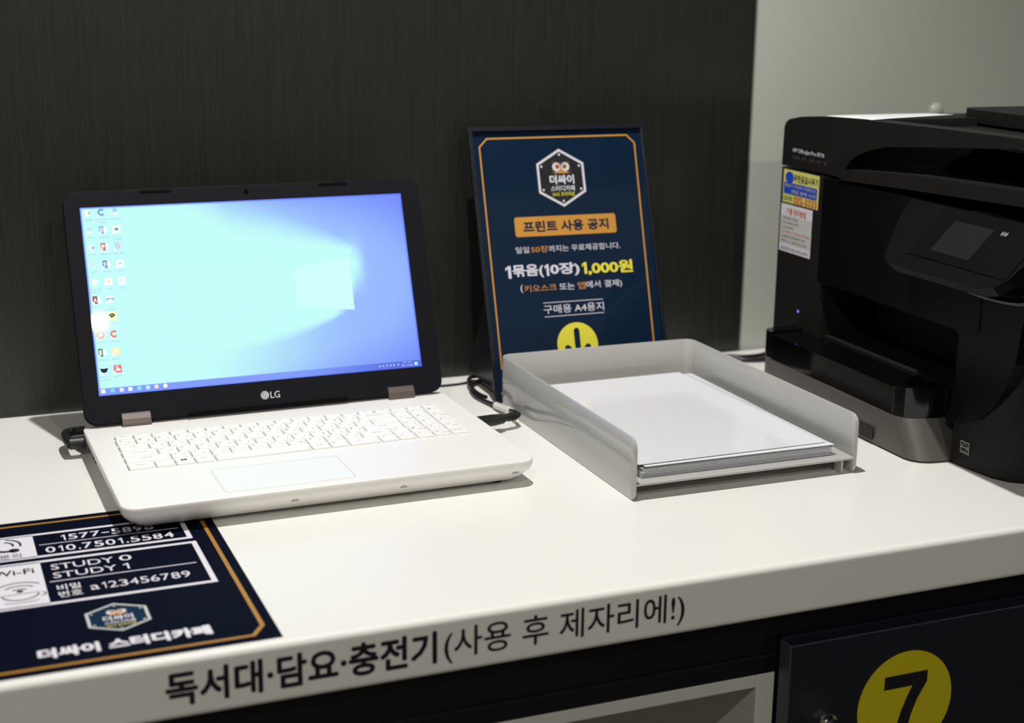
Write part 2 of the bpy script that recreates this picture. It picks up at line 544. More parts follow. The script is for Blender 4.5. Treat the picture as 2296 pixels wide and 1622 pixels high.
mb.text('STUDY', (-143.3, 169.8, -93.5, 182.0), S, h1, Wm, 0.004)
mb.one((-88.3, 169.8, -83.8, 182.0), S, h1, Wm, .36)
mb.text('비밀', (-143, 143, -125, 155), S, h1, Wm, 0.015)
mb.text('번호', (-143, 129, -125, 141), S, h1, Wm, 0.015)
mb.digits('a123456789', (-118.5, 135.5, -40.4, 148.5), S, h1, Wm, 0.0, .34)
mb.text('Wi-Fi', (-188.5, 186.6, -156.5, 198.0), S, h2, M['p_dark'], 0.012)
mb.disc(-170.5, 152, 2.6, S, h2, M['p_dark'])
for r in (7, 14, 21):
    mb.arc(-170.5, 150, r, 42, 138, 1.3, S, h2, M['p_dark'], ry=r * 0.95)
mb.arc(-170.5, 147, 14, 190, 352, 1.3, S, h2, M['p_dark'], ry=13)
mb.stroke([(-186, 146), (-157, 147)], 0.7, S, h2, M['p_dark'])
mb.arc(-155, 142, 3.2, -100, 80, 1.0, S, h2, M['p_dark'])
mb.arc(-170.5, 133, 14, 200, 340, 0.7, S, h2, M['p_dark'], ry=4)
mb.build('wifi_panel', mat_o, label='white framed panel with the Wi-Fi name and password')


def emblem(mb, cx, cy, w, P, h, line, fill, dots, k):
    """hexagonal badge; w = half width; unit scale k"""
    hy = w * 1.16
    hexa = [(cx, cy + hy), (cx - w, cy + hy * 0.5), (cx - w, cy - hy * 0.5), (cx, cy - hy), (cx + w, cy - hy * 0.5), (cx + w, cy + hy * 0.5)]
    big = [(cx + (x - cx) * 1.10, cy + (y - cy) * 1.10) for x, y in hexa]
    mb.flat(big, P, h, fill)
    mb.stroke(hexa, w * 0.10, P, h + 0.0002, line, closed=True)
    for x, y in hexa:
        mb.disc(cx + (x - cx) * 0.84, cy + (y - cy) * 0.84, w * 0.05, P, h + 0.0002, line, n=12)


def owl(mb, cx, cy, w, P, h):
    """a little owl-eyed badge motif: w = half width"""
    mb.flat([(cx - w, cy - w * .6), (cx + w, cy - w * .6), (cx + w * .86, cy - w * .1), (cx + w * .84, cy + w * .62), (cx + w * .35, cy + w * .46), (cx - w * .35, cy + w * .46), (cx - w * .84, cy + w * .62), (cx - w * .86, cy - w * .1)], P, h, M['p_brown'])
    mb.flat([(cx - w * .78, cy - w * .58), (cx + w * .78, cy - w * .58), (cx + w * .3, cy - w * .3), (cx - w * .3, cy - w * .3)], P, h + .0001, M['p_orange'])
    for s in (-1, 1):
        mb.disc(cx + s * w * .42, cy, w * .40, P, h + .0002, M['p_white'], n=24)
        mb.disc(cx + s * w * .34, cy + w * .03, w * .24, P, h + .0003, M['p_orange'], n=20)
        mb.disc(cx + s * w * .34, cy + w * .04, w * .12, P, h + .0004, M['p_black'], n=16)
        mb.disc(cx + s * w * .34 - w * .03, cy + w * .10, w * .04, P, h + .0005, M['p_white'], n=10)
    mb.flat([(cx - w * .1, cy - w * .12), (cx, cy - w * .4), (cx + w * .1, cy - w * .12)], P, h + .0004, M['gold'])


mb = MB()
emblem(mb, -106.4, 76.8, 21.6, S, h1, M['p_grey'], M['p_teal'], 1, 1)
owl(mb, -106.4, 86.0, 9.0, S, 0.0012)
mb.text('더싸이', (-117.5, 70.5, -95.5, 79.5), S, 0.0013, Wm, 0.03)
mb.text('스터디카페', (-117.5, 64.2, -95.0, 69.5), S, 0.0013, Wm, 0.02)
mb.text('24시 프리미엄', (-116.5, 59.5, -95.5, 63.2), S, 0.0013, M['p_yellow'], 0.01)
mb.build('emblem', mat_o, label='hexagonal blue badge with an owl')
mb = MB()
mb.text('더싸이 스터디카페', (-168.2, 21.8, -45.6, 39.0), S, h1, Wm, 0.055)
mb.build('lettering', mat_o, label='heavy white Korean lettering at the lower edge')

# ================================================================== laptop
LA = 0.0186
LW, LD, LH = 0.3861, 0.2599, 0.027
lap = thing('laptop', 'open white laptop with black bezel and bright blue desktop on its screen', 'laptop', (-0.8510, 0.2458, 0.0), LA)
mb = MB()
rings = []
for z, ins in ((0.0045, 0.016), (0.0052, 0.0145), (0.011, 0.0075), (0.0155, 0.0030), (0.0185, 0.0010), (0.0215, 0.0003), (0.0255, 0.0), (0.0266, 0.0004), (0.027, 0.0012)):
    r = 0.0135 - min(ins, .008) * 0.5
    rings.append([(x, y, z) for x, y in rrect(ins, ins, LW - ins, LD - ins * 0.5, (r, r, r * .8, r * .8), 8)])
mb.loft(rings, M['lap_white'])
base = mb.build('base', lap)
for (u, v, wv, z0, z1) in ((0.0, 0.225, 0.013, .0135, .0185), (0.0, 0.1955, 0.012, .0130, .0175), (0.0, 0.177, 0.004, .0135, .0165)):
    mb = MB(); mb.box(0.0009, v - wv / 2, z0 + .0012, 0.006, v + wv / 2, z1, M['port']); mb.build('port', lap, label='dark port slot in the left side')
mb = MB(); mb.box(LW - 0.006, 0.172, .011, LW + 0.0006, 0.195, .0175, M['port']); mb.build('port', lap, label='dark port slot in the right side')
for (u, v) in ((0.03, 0.03), (LW - .03, 0.03), (0.03, LD - .03), (LW - .03, LD - .03)):
    mb = MB(); mb.lathe([(0.006, 0.0007 if v < .1 and u < .1 else 0.0), (0.007, 0.003), (0.007, 0.006)], (u, v, 0), (0, 0, 1), M['rubber'], n=16); mb.build('rubber_foot', lap)
for u in (0.148, 0.250, 0.362):
    mb = MB(); mb.box(u, 0.0016, .0145, u + 0.006, 0.006, .0157, M['pad_line']); mb.build('edge_mark', lap)

# touchpad
mb = MB()
px0, py0, px1, py1 = 0.0915, 0.0125, 0.2113, 0.0792
ring_plate(mb, rrect(px0 - .0004, py0 - .0004, px1 + .0004, py1 + .0004, .005), rrect(px0 + .0002, py0 + .0002, px1 - .0002, py1 - .0002, .0047), XY, 0.0266, 0.02705, M['pad_line'])
mb.prism(rrect(px0 + .0002, py0 + .0002, px1 - .0002, py1 - .0002, .0047), XY, 0.0260, 0.02704, M['pad'])
mb.build('touchpad', lap)

# keyboard deck (slightly sunken strip around the keys)
mb = MB(); mb.prism(rrect(0.0205, 0.1010, 0.3645, 0.2135, .003), XY, 0.0262, 0.02706, M['lap_white']); mb.build('keyboard_deck', lap)


def key(x0, y0, w, h, body, sub=None, orange=False):
    x0 *= mm; y0 *= mm; w *= mm; h *= mm
    mb = MB()
    rg = []
    for z, ins in ((0.0271, -0.0003), (0.0272, 0.0), (0.0284, 0.0), (0.0288, 0.0003), (0.0289, 0.0009)):
        rg.append([(x, y, z) for x, y in rrect(x0 + ins, y0 + ins, x0 + w - ins, y0 + h - ins, .0011, 3)])
    mb.loft([[(x, y, 0.02712) for x, y in rrect(x0 - .0011, y0 - .0011, x0 + w + .0003, y0 + h + .0003, .0012, 3)], [(x, y, 0.02713) for x, y in rrect(x0, y0, x0 + w, y0 + h, .0011, 3)]], M['key_shade'], False)  # key's shadow painted as a grey rim, wider at left and bottom
    mb.loft(rg, M['key_white'])
    km = M['key_print_o'] if orange else M['key_print']
    if body:
        n = len(body)
        if n == 1:
            mb.text(body, (x0 + .0022, y0 + h * .52, x0 + .0050, y0 + h * .80), XY, 0.02896, km)
        else:
            tw = min(w * .6, .0019 * n)
            cx = x0 + w * (.5 if n > 2 else .35)
            mb.text(body, (cx - tw / 2, y0 + h * .46, cx + tw / 2, y0 + h * .66), XY, 0.02896, km)
    if sub:
        tw = min(w * .5, .0022 * len(sub))
        mb.text(sub, (x0 + w * .72 - tw / 2, y0 + h * .18, x0 + w * .72 + tw / 2, y0 + h * .40), XY, 0.02896, km)
    return mb.build('key', lap)


fl = ['Esc'] + ['F%d' % i for i in range(1, 13)] + ['PrtSc', 'Ins', 'Del', 'Home', 'End', 'PgUp']
for i, t in enumerate(fl):
    key(25.2 + 17.75 * i, 201.6, 14.6, 9.6, t, None, 1 <= i <= 12)
KH = 15.2
P_ = 18.83
for i, t in enumerate('`1234567890-='):
    key(24 + P_ * i, 182.6, 15.6, KH, t, '~!@#$%^&*()_+'[i])
key(269, 182.6, 34, KH, 'Backspace')
for i, t in enumerate('/*-'):
    key(306 + 18.5 * i, 182.6, 15.6, KH, t)
key(24, 163.2, 25.5, KH, 'Tab')
for i, t in enumerate('QWERTYUIOP[]'):
    key(52.3 + P_ * (i), 163.2, 15.6, KH, t, 'ㅂㅈㄷㄱㅅㅛㅕㅑㅐㅔ{}'[i])
key(277.5, 163.2, 25.5, KH, '\\')
for i, t in enumerate('789'):
    key(305 + 18.9 * i, 163.2, 15.6, KH, t, ('Home', '↑', 'PgUp')[i])
key(23.5, 143.5, 31, KH, 'Caps Lock')
for i, t in enumerate("ASDFGHJKL;'"):
    key(57.2 + P_ * i, 143.5, 15.6, KH, t, 'ㅁㄴㅇㄹㅎㅗㅓㅏㅣ:"'[i])
key(263.6, 143.5, 38, KH, 'Enter')
for i, t in enumerate('456'):
    key(304.3 + 18.9 * i, 143.5, 15.6, KH, t, ('←', '', '→')[i])
key(23.3, 124.0, 40.5, KH, 'Shift')
for i, t in enumerate('ZXCVBNM,./'):
    key(66.2 + P_ * i, 124.0, 15.6, KH, t, 'ㅋㅌㅊㅍㅠㅜㅡ<>?'[i])
key(254.3, 124.0, 29.5, KH, 'Shift')
for i, t in enumerate('↑123'):
    key(286 + 18.75 * i, 124.0, 15.6, KH, t, ('', 'End', '↓', 'PgDn')[i])
key(23, 104.6, 22, KH, 'Ctrl')
key(48, 104.6, 15.6, KH, 'Fn', None, True)
k = MB()
wk = key(66.5, 104.6, 15.6, KH, '')
me = wk.data
key(85, 104.6, 15.6, KH, 'Alt')
key(104, 104.6, 90.5, KH, '')
key(197.3, 104.6, 15.6, KH, '한/영')
key(216.2, 104.6, 15.6, KH, '▤')
key(235.2, 104.6, 29, KH, '한자')
for i, t in enumerate('←↓→'):
    key(267.3 + 18.7 * i, 104.6, 15.6, KH, t)
key(323.3, 104.6, 15.6, KH, '0', 'Ins')
key(341.8, 104.6, 15.6, KH, 'Enter')
mb = MB()   # the window symbol on the system key
for dx in (0, 1):
    for dy in (0, 1):
        mb.rect(0.0712 + dx * .0030, 0.1112 + dy * .0021, 0.0738 + dx * .0030, 0.1130 + dy * .0021, XY, 0.02897, M['p_teal'])
mb.build('key_symbol', lap, label='small dark four-pane symbol on a key')

# lid: local frame on its front face
TH = 0.3574
cl, sl = math.cos(TH), math.sin(TH)


def LID(x, y, h):
    return (x, LD - 0.012 + sl * y - cl * h, LH + cl * y + sl * h)


mb = MB()
lo = rrect(0.0022, 0.0035, 0.3842, 0.2432, (.013, .013, .012, .012), 8)
lo_in = [(0.19325 + (x - 0.19325) * 0.985, 0.1233 + (y - 0.1233) * 0.975) for x, y in lo]
mb.loft([[LID(x, y, -0.0085) for x, y in lo_in], [LID(x, y, -0.0060) for x, y in lo], [LID(x, y, -0.0012) for x, y in lo]], M['bezel'], True)
lid = mb.build('lid_shell', lap)
mb = MB()
SX0, SX1, SY0, SY1 = 0.0186, 0.3628, 0.0327, 0.2263
inner = rrect(SX0, SY0, SX1, SY1, .0003, 8)
lo2 = [(0.19325 + (x - 0.19325) * 0.9965, 0.1233 + (y - 0.1233) * 0.995) for x, y in lo]
ring_plate(mb, lo2, inner, LID, -0.0012, 0.0006, M['bezel'])
mb.build('bezel', lap, bevel=0.0005)
for (a, c) in ((0.0801, 0.1124), (0.2701, 0.3017)):
    mb = MB(); mb.prism(rrect(a, 0.2388, c, 0.2413, .0011, 3), LID, 0.0004, 0.0014, M['bezel_dark']); mb.build('rubber_bumper', lap)
mb = MB(); mb.prism(rrect(0.1040, 0.0040, 0.2750, 0.0072, .0014, 3), LID, 0.0002, 0.0024, M['bezel_dark']); mb.build('bottom_strip', lap)
mb = MB()
mb.disc(0.1907, 0.2352, 0.0030, LID, 0.0008, M['bezel_dark'], n=24)
mb.disc(0.1907, 0.2352, 0.0017, LID, 0.0009, M['pr_gloss'], n=20)
mb.build('webcam', lap)
for u_ in (0.1822, 0.2222):
    mb = MB(); mb.disc(u_, 0.2352, 0.0006, LID, 0.0009, M['bezel_dark'], n=10); mb.build('microphone', lap)
mb = MB()   # maker's badge
cx, cy, r = 0.1862, 0.0176, 0.0044
mb.disc(cx, cy, r, LID, 0.0008, M['silver'])
mb.arc(cx, cy, r * .72, 25, 330, .00045, LID, 0.0009, M['silver_dark'], n=20)
mb.stroke([(cx + r * .72, cy - .0001), (cx + r * .25, cy - .0001)], .00045, LID, 0.0009, M['silver_dark'])
mb.stroke([(cx - .0002, cy + r * .42), (cx - .0002, cy - r * .38), (cx + r * .3, cy - r * .38)], .00045, LID, 0.0009, M['silver_dark'])
mb.disc(cx - r * .38, cy + r * .32, .0005, LID, 0.0009, M['silver_dark'], n=10)
mb.text('LG', (0.1920, 0.0138, 0.2022, 0.0210), LID, 0.0008, M['silver'], 0.012)
mb.build('badge', lap, label='silver maker badge under the screen')
for (a, c) in ((0.0380, 0.0672), (0.3205, 0.3500)):
    mb = MB()
    prof = [(0.2448, 0.0262), (0.2448, 0.0300), (0.2464, 0.0345), (0.2496, 0.0385), (0.2530, 0.0400), (0.262, 0.0400), (0.262, 0.0262)]
    vs = [(a, y, z) for y, z in prof] + [(c, y, z) for y, z in prof]
    n = len(prof)
    mb.add(vs, [tuple(range(n)), tuple(range(2 * n - 1, n - 1, -1))] + [(i, n + i, n + (i + 1) % n, (i + 1) % n) for i in range(n)], M['hinge'])
    mb.build('hinge', lap, bevel=0.0006)


# display
def sstep(a, b, x):
    t = min(1, max(0, (x - a) / (b - a)))
    return t * t * (3 - 2 * t)


def wall_px(u, v):
    """what the display shows at (u, v): light beams from a window logo over blue (sRGB values)"""
    cy_, bl, dp = (197, 255, 250), (152, 186, 255), (118, 142, 252)
    d = math.hypot((u - 0.62) / 1.1, (v - 0.5) / 1.0)
    k = sstep(0.30, 0.62, math.hypot(u - 0.62, (v - 0.5) * 0.9))
    base_ = [bl[i] + (dp[i] - bl[i]) * k for i in range(3)]
    # upper boundary of the beam
    yu = 0.70 + (0.82 - u) * 0.27 + max(0.0, 0.45 - u) * 0.8
    up = 1 - sstep(-0.02 - max(0, .78 - u) * .02, 0.03 + max(0.0, 0.85 - u) * 0.85, v - yu)
    yd = 0.352 - (0.802 - u) * 0.43
    dn = sstep(-0.005 - max(0, .78 - u) * 0.60, 0.004 + max(0, .8 - u) * .10, v - yd)
    right = 1 - sstep(0.795, 0.855, u + max(0, .52 - v) * .35 - max(0.0, v - .62) * .1)
    beam = up * dn * right
    left = 1 - sstep(0.32, 0.86, u + max(0, v - .80) * .7 + max(0, .3 - v) * .10)
    f = max(beam, left)
    # glow at the logo's right side
    g = math.exp(-((u - 0.815) / 0.045) ** 2 - ((v - 0.61) / 0.12) ** 2)
    f = max(f, g * (1 - sstep(.82, .88, u)))
    out = [base_[i] + (cy_[i] - base_[i]) * f for i in range(3)]
    def q(a, b, t): return a + (b - a) * t
    # bright blue fringe at the very edges of the panel
    e = min(u * 1.78, (1 - u) * 1.78, 1 - v, v)
    ke = 1 - sstep(0.0, 0.013, e)
    out = [q(out[0], 96, ke), q(out[1], 118, ke), q(out[2], 250, ke)]
    if v < 0.041:
        out = [q(132, 88, sstep(.55, 1, u)), q(158, 112, sstep(.55, 1, u)), q(250, 225, sstep(.55, 1, u))]
        if v < 0.004: out = [80, 105, 245]
    return out


NX, NY = 300, 170
mb = MB()
vs = [LID(SX0 + (SX1 - SX0) * i / NX, SY0 + (SY1 - SY0) * j / NY, 0.0001) for j in range(NY + 1) for i in range(NX + 1)]
fs = [(j * (NX + 1) + i, j * (NX + 1) + i + 1, (j + 1) * (NX + 1) + i + 1, (j + 1) * (NX + 1) + i) for j in range(NY) for i in range(NX)]
mb.add(vs, fs, M['screen'])
screen = mb.build('screen', lap, label='lit display showing a blue desktop with rows of icons')
at = screen.data.color_attributes.new('pixels', 'FLOAT_COLOR', 'POINT')
buf = []
for j in range(NY + 1):
    for i in range(NX + 1):
        c = wall_px(i / NX, j / NY)
        buf += [lin(c[0]), lin(c[1]), lin(c[2]), 1.0]
at.data.foreach_set('color', buf)


def SC(x, y, h):   # display fractions, x in 0..1, y in 0..1 -> lid
    return LID(SX0 + (SX1 - SX0) * x, SY0 + (SY1 - SY0) * y, 0.00018 + h)


AS = 0.3442 / 0.1936
WH = em(250, 252, 255)
mb = MB()   # four bright panes of the wallpaper's window symbol
for tx0, tx1 in ((0.621, 0.6985), (0.7010, 0.802)):
    for half in (0, 1):
        q_ = []
        for tx in (tx0, tx1):
            t_ = (tx - 0.621) / 0.181
            top_, bot_ = 0.609 + .038 * t_, 0.392 - .040 * t_
            q_.append((tx, 0.5045 if half else bot_, top_ if half else 0.5005))
        mb.flat([(q_[0][0], q_[0][1]), (q_[1][0], q_[1][1]), (q_[1][0], q_[1][2]), (q_[0][0], q_[0][2])], SC, -0.00004, em(208, 255, 251))
mb.build('window_symbol', screen)


def icon(u, v, kind, caption, c=(120, 160, 220)):
    mb = MB()
    w, h = 0.0115, 0.0115 * AS
    I = lambda x, y, k: SC(u + x * w, v + y * h, k * 0.00002)
    C = em(*c)
    if kind == 'tile':
        mb.flat([(x, y) for x, y in rrect(-1, -1, 1, 1, .3, 3)], I, 0, WH)
        mb.disc(0, 0, .5, I, 1, C, n=14, ry=.35)
    elif kind == 'office':
        mb.rect(-1, -1, .15, 1, I, 0, C); mb.rect(.2, -.75, 1, .75, I, 0, WH)
        mb.text(caption[0], (-.8, -.6, 0, .6), I, 1, WH, .05)
    elif kind == 'round':
        mb.disc(0, 0, 1, I, 0, C, n=20); mb.disc(0, 0, .55, I, 1, WH, n=16)
    elif kind == 'ring':
        mb.arc(0, 0, .7, 40, 320, .5, I, 0, C, n=16)
    elif kind == 'box':
        mb.flat([(x, y) for x, y in rrect(-1, -1, 1, 1, .15, 3)], I, 0, C)
        mb.flat([(-.6, -.5), (.7, -.5), (.7, 0), (.1, .1), (0, .8), (-.3, .8), (-.3, 0)], I, 1, WH)
    elif kind == 'folder':
        mb.flat([(-.8, -1), (.3, -1), (.5, .9), (-.8, .9)], I, 0, WH); mb.rect(.1, -.5, .6, .4, I, 1, C)
    elif kind == 'pc':
        mb.rect(-.5, 0, .6, .9, I, 0, C); mb.rect(-.9, -.8, .7, -.3, I, 0, WH)
    elif kind == 'bin':
        mb.flat([(-.6, -1), (.5, -1), (.8, .8), (-.9, .8)], I, 0, em(232, 250, 255)); mb.arc(0, 0, .4, 0, 300, .15, I, 1, C)
    elif kind == 'e':
        mb.text('e', (-.8, -.8, .8, .9), I, 0, C, .04); mb.arc(0, 0, 1.0, 30, 210, .12, I, 1, C, ry=.6)
    elif kind == 'talk':
        mb.rect(-1.1, -1.1, 1.1, 1.1, I, 0, em(252, 250, 190)); mb.disc(0, .2, .75, I, 1, C, n=20, ry=.5)
        mb.flat([(-.3, -.2), (.1, -.2), (-.25, -.65)], I, 1, C); mb.text('TALK', (-.45, .05, .45, .35), I, 2, em(240, 232, 120), .02)
    elif kind == 'eye':
        mb.flat([(-1, .5), (-.7, -.5), (0, -.8), (.7, -.5), (1, .5), (.4, .3), (-.4, .3)], I, 0, C)
    elif kind == 'play':
        mb.disc(0, 0, 1.1, I, 0, C, n=24); mb.flat([(-.35, -.5), (.5, 0), (-.35, .5)], I, 1, WH)
    elif kind == 'printer':
        mb.rect(-1, .3, 1, .9, I, 0, WH); mb.rect(-.9, -.2, .9, .3, I, 0, C); mb.rect(-.5, -.9, .5, .05, I, 1, WH)
    elif kind == 'stripes':
        mb.flat([(-1, 1), (-.6, 1), (.1, -.9), (-.3, -.9)], I, 0, C); mb.flat([(-.3, 1), (.1, 1), (.6, -.6), (.25, -.6)], I, 0, em(230, 190, 225))
    elif kind == 'globe':
        mb.disc(0, 0, .85, I, 0, em(236, 250, 255), n=20); mb.flat([(.1, -.5), (.7, -.4), (.8, .3), (.2, .1)], I, 1, C); mb.rect(-.4, -1.2, .2, -.8, I, 1, WH)
    if kind not in ('folder', 'pc', 'bin', 'e', 'globe'):
        mb.rect(-1.15, -1.2, -.55, -.55, I, 3, WH)
    lines = caption.split('\n')
    for i, ln in enumerate(lines):
        tw = min(0.0215, 0.0030 * len(ln) + .003) / w
        mb.text(ln, (-tw * .75, -2.15 - i * .75, tw * .75, -1.65 - i * .75), I, 0, em(176, 186, 232))
    mb.build('desktop_icon', screen)


rows = [0.970, 0.876, 0.785, 0.692, 0.600, 0.505, 0.415, 0.320, 0.227, 0.135]
c1 = [('folder', 'user', (228, 200, 190)), ('pc', '내 PC', (190, 240, 248)), ('globe', '네트워크', (140, 190, 225)), ('bin', '휴지통', (150, 215, 225)), ('e', 'Internet\nExplorer', (245, 252, 255)),
      ('office', 'Access', (170, 70, 80)), ('box', 'Acrobat', (215, 84, 58)), ('round', 'Chrome', (245, 190, 160)), ('office', 'Excel', (60, 140, 90)), ('eye', 'HP OfficeJet\nPro 8710', (36, 44, 62))]
c2 = [('ring', 'Microsoft\nEdge', (130, 170, 220)), ('office', 'Outlook', (140, 190, 225)), ('office', 'PowerPoint', (222, 118, 90)), ('office', 'Word', (100, 150, 225)), ('tile', '곰', (250, 240, 215)),
      ('printer', '드라이버\nHP 복합기', (130, 180, 235)), ('talk', '카카오톡', (60, 66, 40)), ('ring', 'CCleaner', (235, 130, 120)), ('play', '곰플레이어', (255, 244, 190)), ('box', '알PDF', (242, 130, 130))]
c3 = [('pc', '한글 2020', (170, 215, 235)), ('tile', '한컴오피스\n2020', (110, 150, 150)), ('stripes', '한쇼 2020', (205, 195, 235)), ('tile', '한컴사전', (205, 235, 235)), ('tile', '한컴타자', (225, 245, 240))]
c2[4] = ('tile', '그림', (250, 236, 205))
for cx, lst in ((0.022, c1), (0.061, c2), (0.100, c3)):
    for (kd, cap, cc), v in zip(lst, rows):
        icon(cx, v, kd, cap, cc)
# task bar
for i, (u, kd, cc) in enumerate(((0.013, 's', (250, 252, 255)), (0.040, 'd', (150, 215, 245)), (0.066, 's', (235, 235, 250)), (0.091, 's', (245, 255, 255)), (0.117, 's', (150, 225, 250)), (0.142, 'd', (190, 240, 252)), (0.167, 'd', (240, 225, 220)), (0.193, 'd', (255, 252, 225)))):
    mb = MB()
    I = lambda x, y, k: SC(u + x * .0065, 0.0235 + y * .0065 * AS, 0.0)
    if kd == 's': mb.flat([(x, y) for x, y in rrect(-.9, -.9, .9, .9, .2, 3)], I, 0, em(*cc))
    else: mb.disc(0, 0, 1, I, 0, em(*cc), n=20)
    mb.build('taskbar_icon', screen)
for u in (0.861, 0.873, 0.886, 0.898, 0.908, 0.923):
    mb = MB()
    I = lambda x, y, k: SC(u + x * .0040, 0.0215 + y * .0040 * AS, 0.0)
    mb.flat([(-.6, -.6), (.6, -.6), (.4, .7), (-.4, .7)], I, 0, em(205, 218, 250)); mb.build('tray_icon', screen)
mb = MB()
mb.text('오후 1:01', (0.936, 0.026, 0.966, 0.037), SC, 0.0, em(200, 214, 250)); mb.text('2021-12-08', (0.932, 0.009, 0.969, 0.019), SC, 0.0, em(200, 214, 250))
mb.rect(0.976, 0.010, 0.987, 0.028, SC, 0.0, em(190, 235, 250)); mb.build('clock_text', screen)

# ================================================================== USB adapter at the laptop's left
ad = thing('usb_adapter', 'black looped plug stuck into the left side of the laptop', 'adapter', (-0.8510, 0.2458, 0.0), LA)
mb = MB()
mb.tube([(0.0015, 0.2455, 0.0155), (-0.006, 0.2455, 0.0155), (-0.0145, 0.2455, 0.0155)], 0.0062, M['rubber'], n=14, sub=2)
mb.build('plug', ad, bevel=0.001)
mb = MB()
mb.tube([(-0.0135, 0.2415, 0.0155), (-0.0150, 0.255, 0.0155), (-0.0150, 0.272, 0.0155), (-0.0125, 0.283, 0.0155), (-0.004, 0.2875, 0.0155), (0.006, 0.2875, 0.0155)], 0.0046, M['rubber'], n=12)
mb.build('loop', ad)

# ================================================================== desk tray
TX = (-0.3982, 0.1810); TA = -0.0029
TW, TD, THt = 0.2441, 0.3422, 0.0602
tray = thing('desk_tray', 'light grey open-fronted plastic letter tray holding white paper', 'tray', (TX[0], TX[1], 0.0), TA)
t = 0.0026
# plan path (centre line) front-left -> back-left -> back-right -> front-right
R = 0.011
path = []
f_s = [0, .0003, .001, .002, .0032, .0046, .0062, .008, .0095]
for s_ in f_s: path.append((t / 2, s_))
for s_ in (0.05, 0.12, 0.2, 0.28): path.append((t / 2, s_))
for i in range(9):
    a = math.radians(180 - 90 * i / 8)
    path.append((t / 2 + R + R * math.cos(a), TD - t / 2 - R + R * math.sin(a)))
for x in (0.06, .12, .18): path.append((x, TD - t / 2))
for i in range(9):
    a = math.radians(90 - 90 * i / 8)
    path.append((TW - t / 2 - R + R * math.cos(a), TD - t / 2 - R + R * math.sin(a)))
for s_ in (0.28, 0.2, 0.12, 0.05): path.append((TW - t / 2, s_))
for s_ in reversed(f_s): path.append((TW - t / 2, s_))
rt, rb = 0.0095, 0.0080
rings = []
for i, (x, y) in enumerate(path):
    a = Vector(path[max(i - 1, 0)]); c = Vector(path[min(i + 1, len(path) - 1)])
    d = (c - a).normalized(); nrm = Vector((-d.y, d.x))
    top, bot = THt, 0.0
    if y < rt: top = THt - rt + math.sqrt(max(0, rt ** 2 - (rt - y) ** 2))
    if y < rb: bot = rb - math.sqrt(max(0, rb ** 2 - (rb - y) ** 2))
    o_ = Vector((x, y)) + nrm * t / 2; i_ = Vector((x, y)) - nrm * t / 2
    om = Vector((x, y)) + nrm * t * .28; im = Vector((x, y)) - nrm * t * .28
    e = .0007
    rings.append([(o_.x, o_.y, bot + e), (o_.x, o_.y, top - e), (om.x, om.y, top), (im.x, im.y, top), (i_.x, i_.y, top - e), (i_.x, i_.y, bot + e), (im.x, im.y, bot), (om.x, om.y, bot)])
mb = MB(); mb.loft(rings, M['tray'], True)
w_ = mb.build('wall', tray)
md = w_.modifiers.new('edge', 'EDGE_SPLIT'); md.split_angle = math.radians(50)
mb = MB(); mb.box(t * .6, 0.0012, 0.0140, TW - t * .6, TD - t, 0.0165, M['tray']); mb.build('floor_plate', tray, bevel=0.0006)
for (x, y) in ((0.030, 0.09), (TW - 0.0135, 0.010), (0.030, TD - .03), (TW - .030, TD - .03)):
    mb = MB(); mb.box(x - .001, y - .006, 0.0, x + .001, y + .006, 0.0142, M['tray']); mb.build('foot', tray)

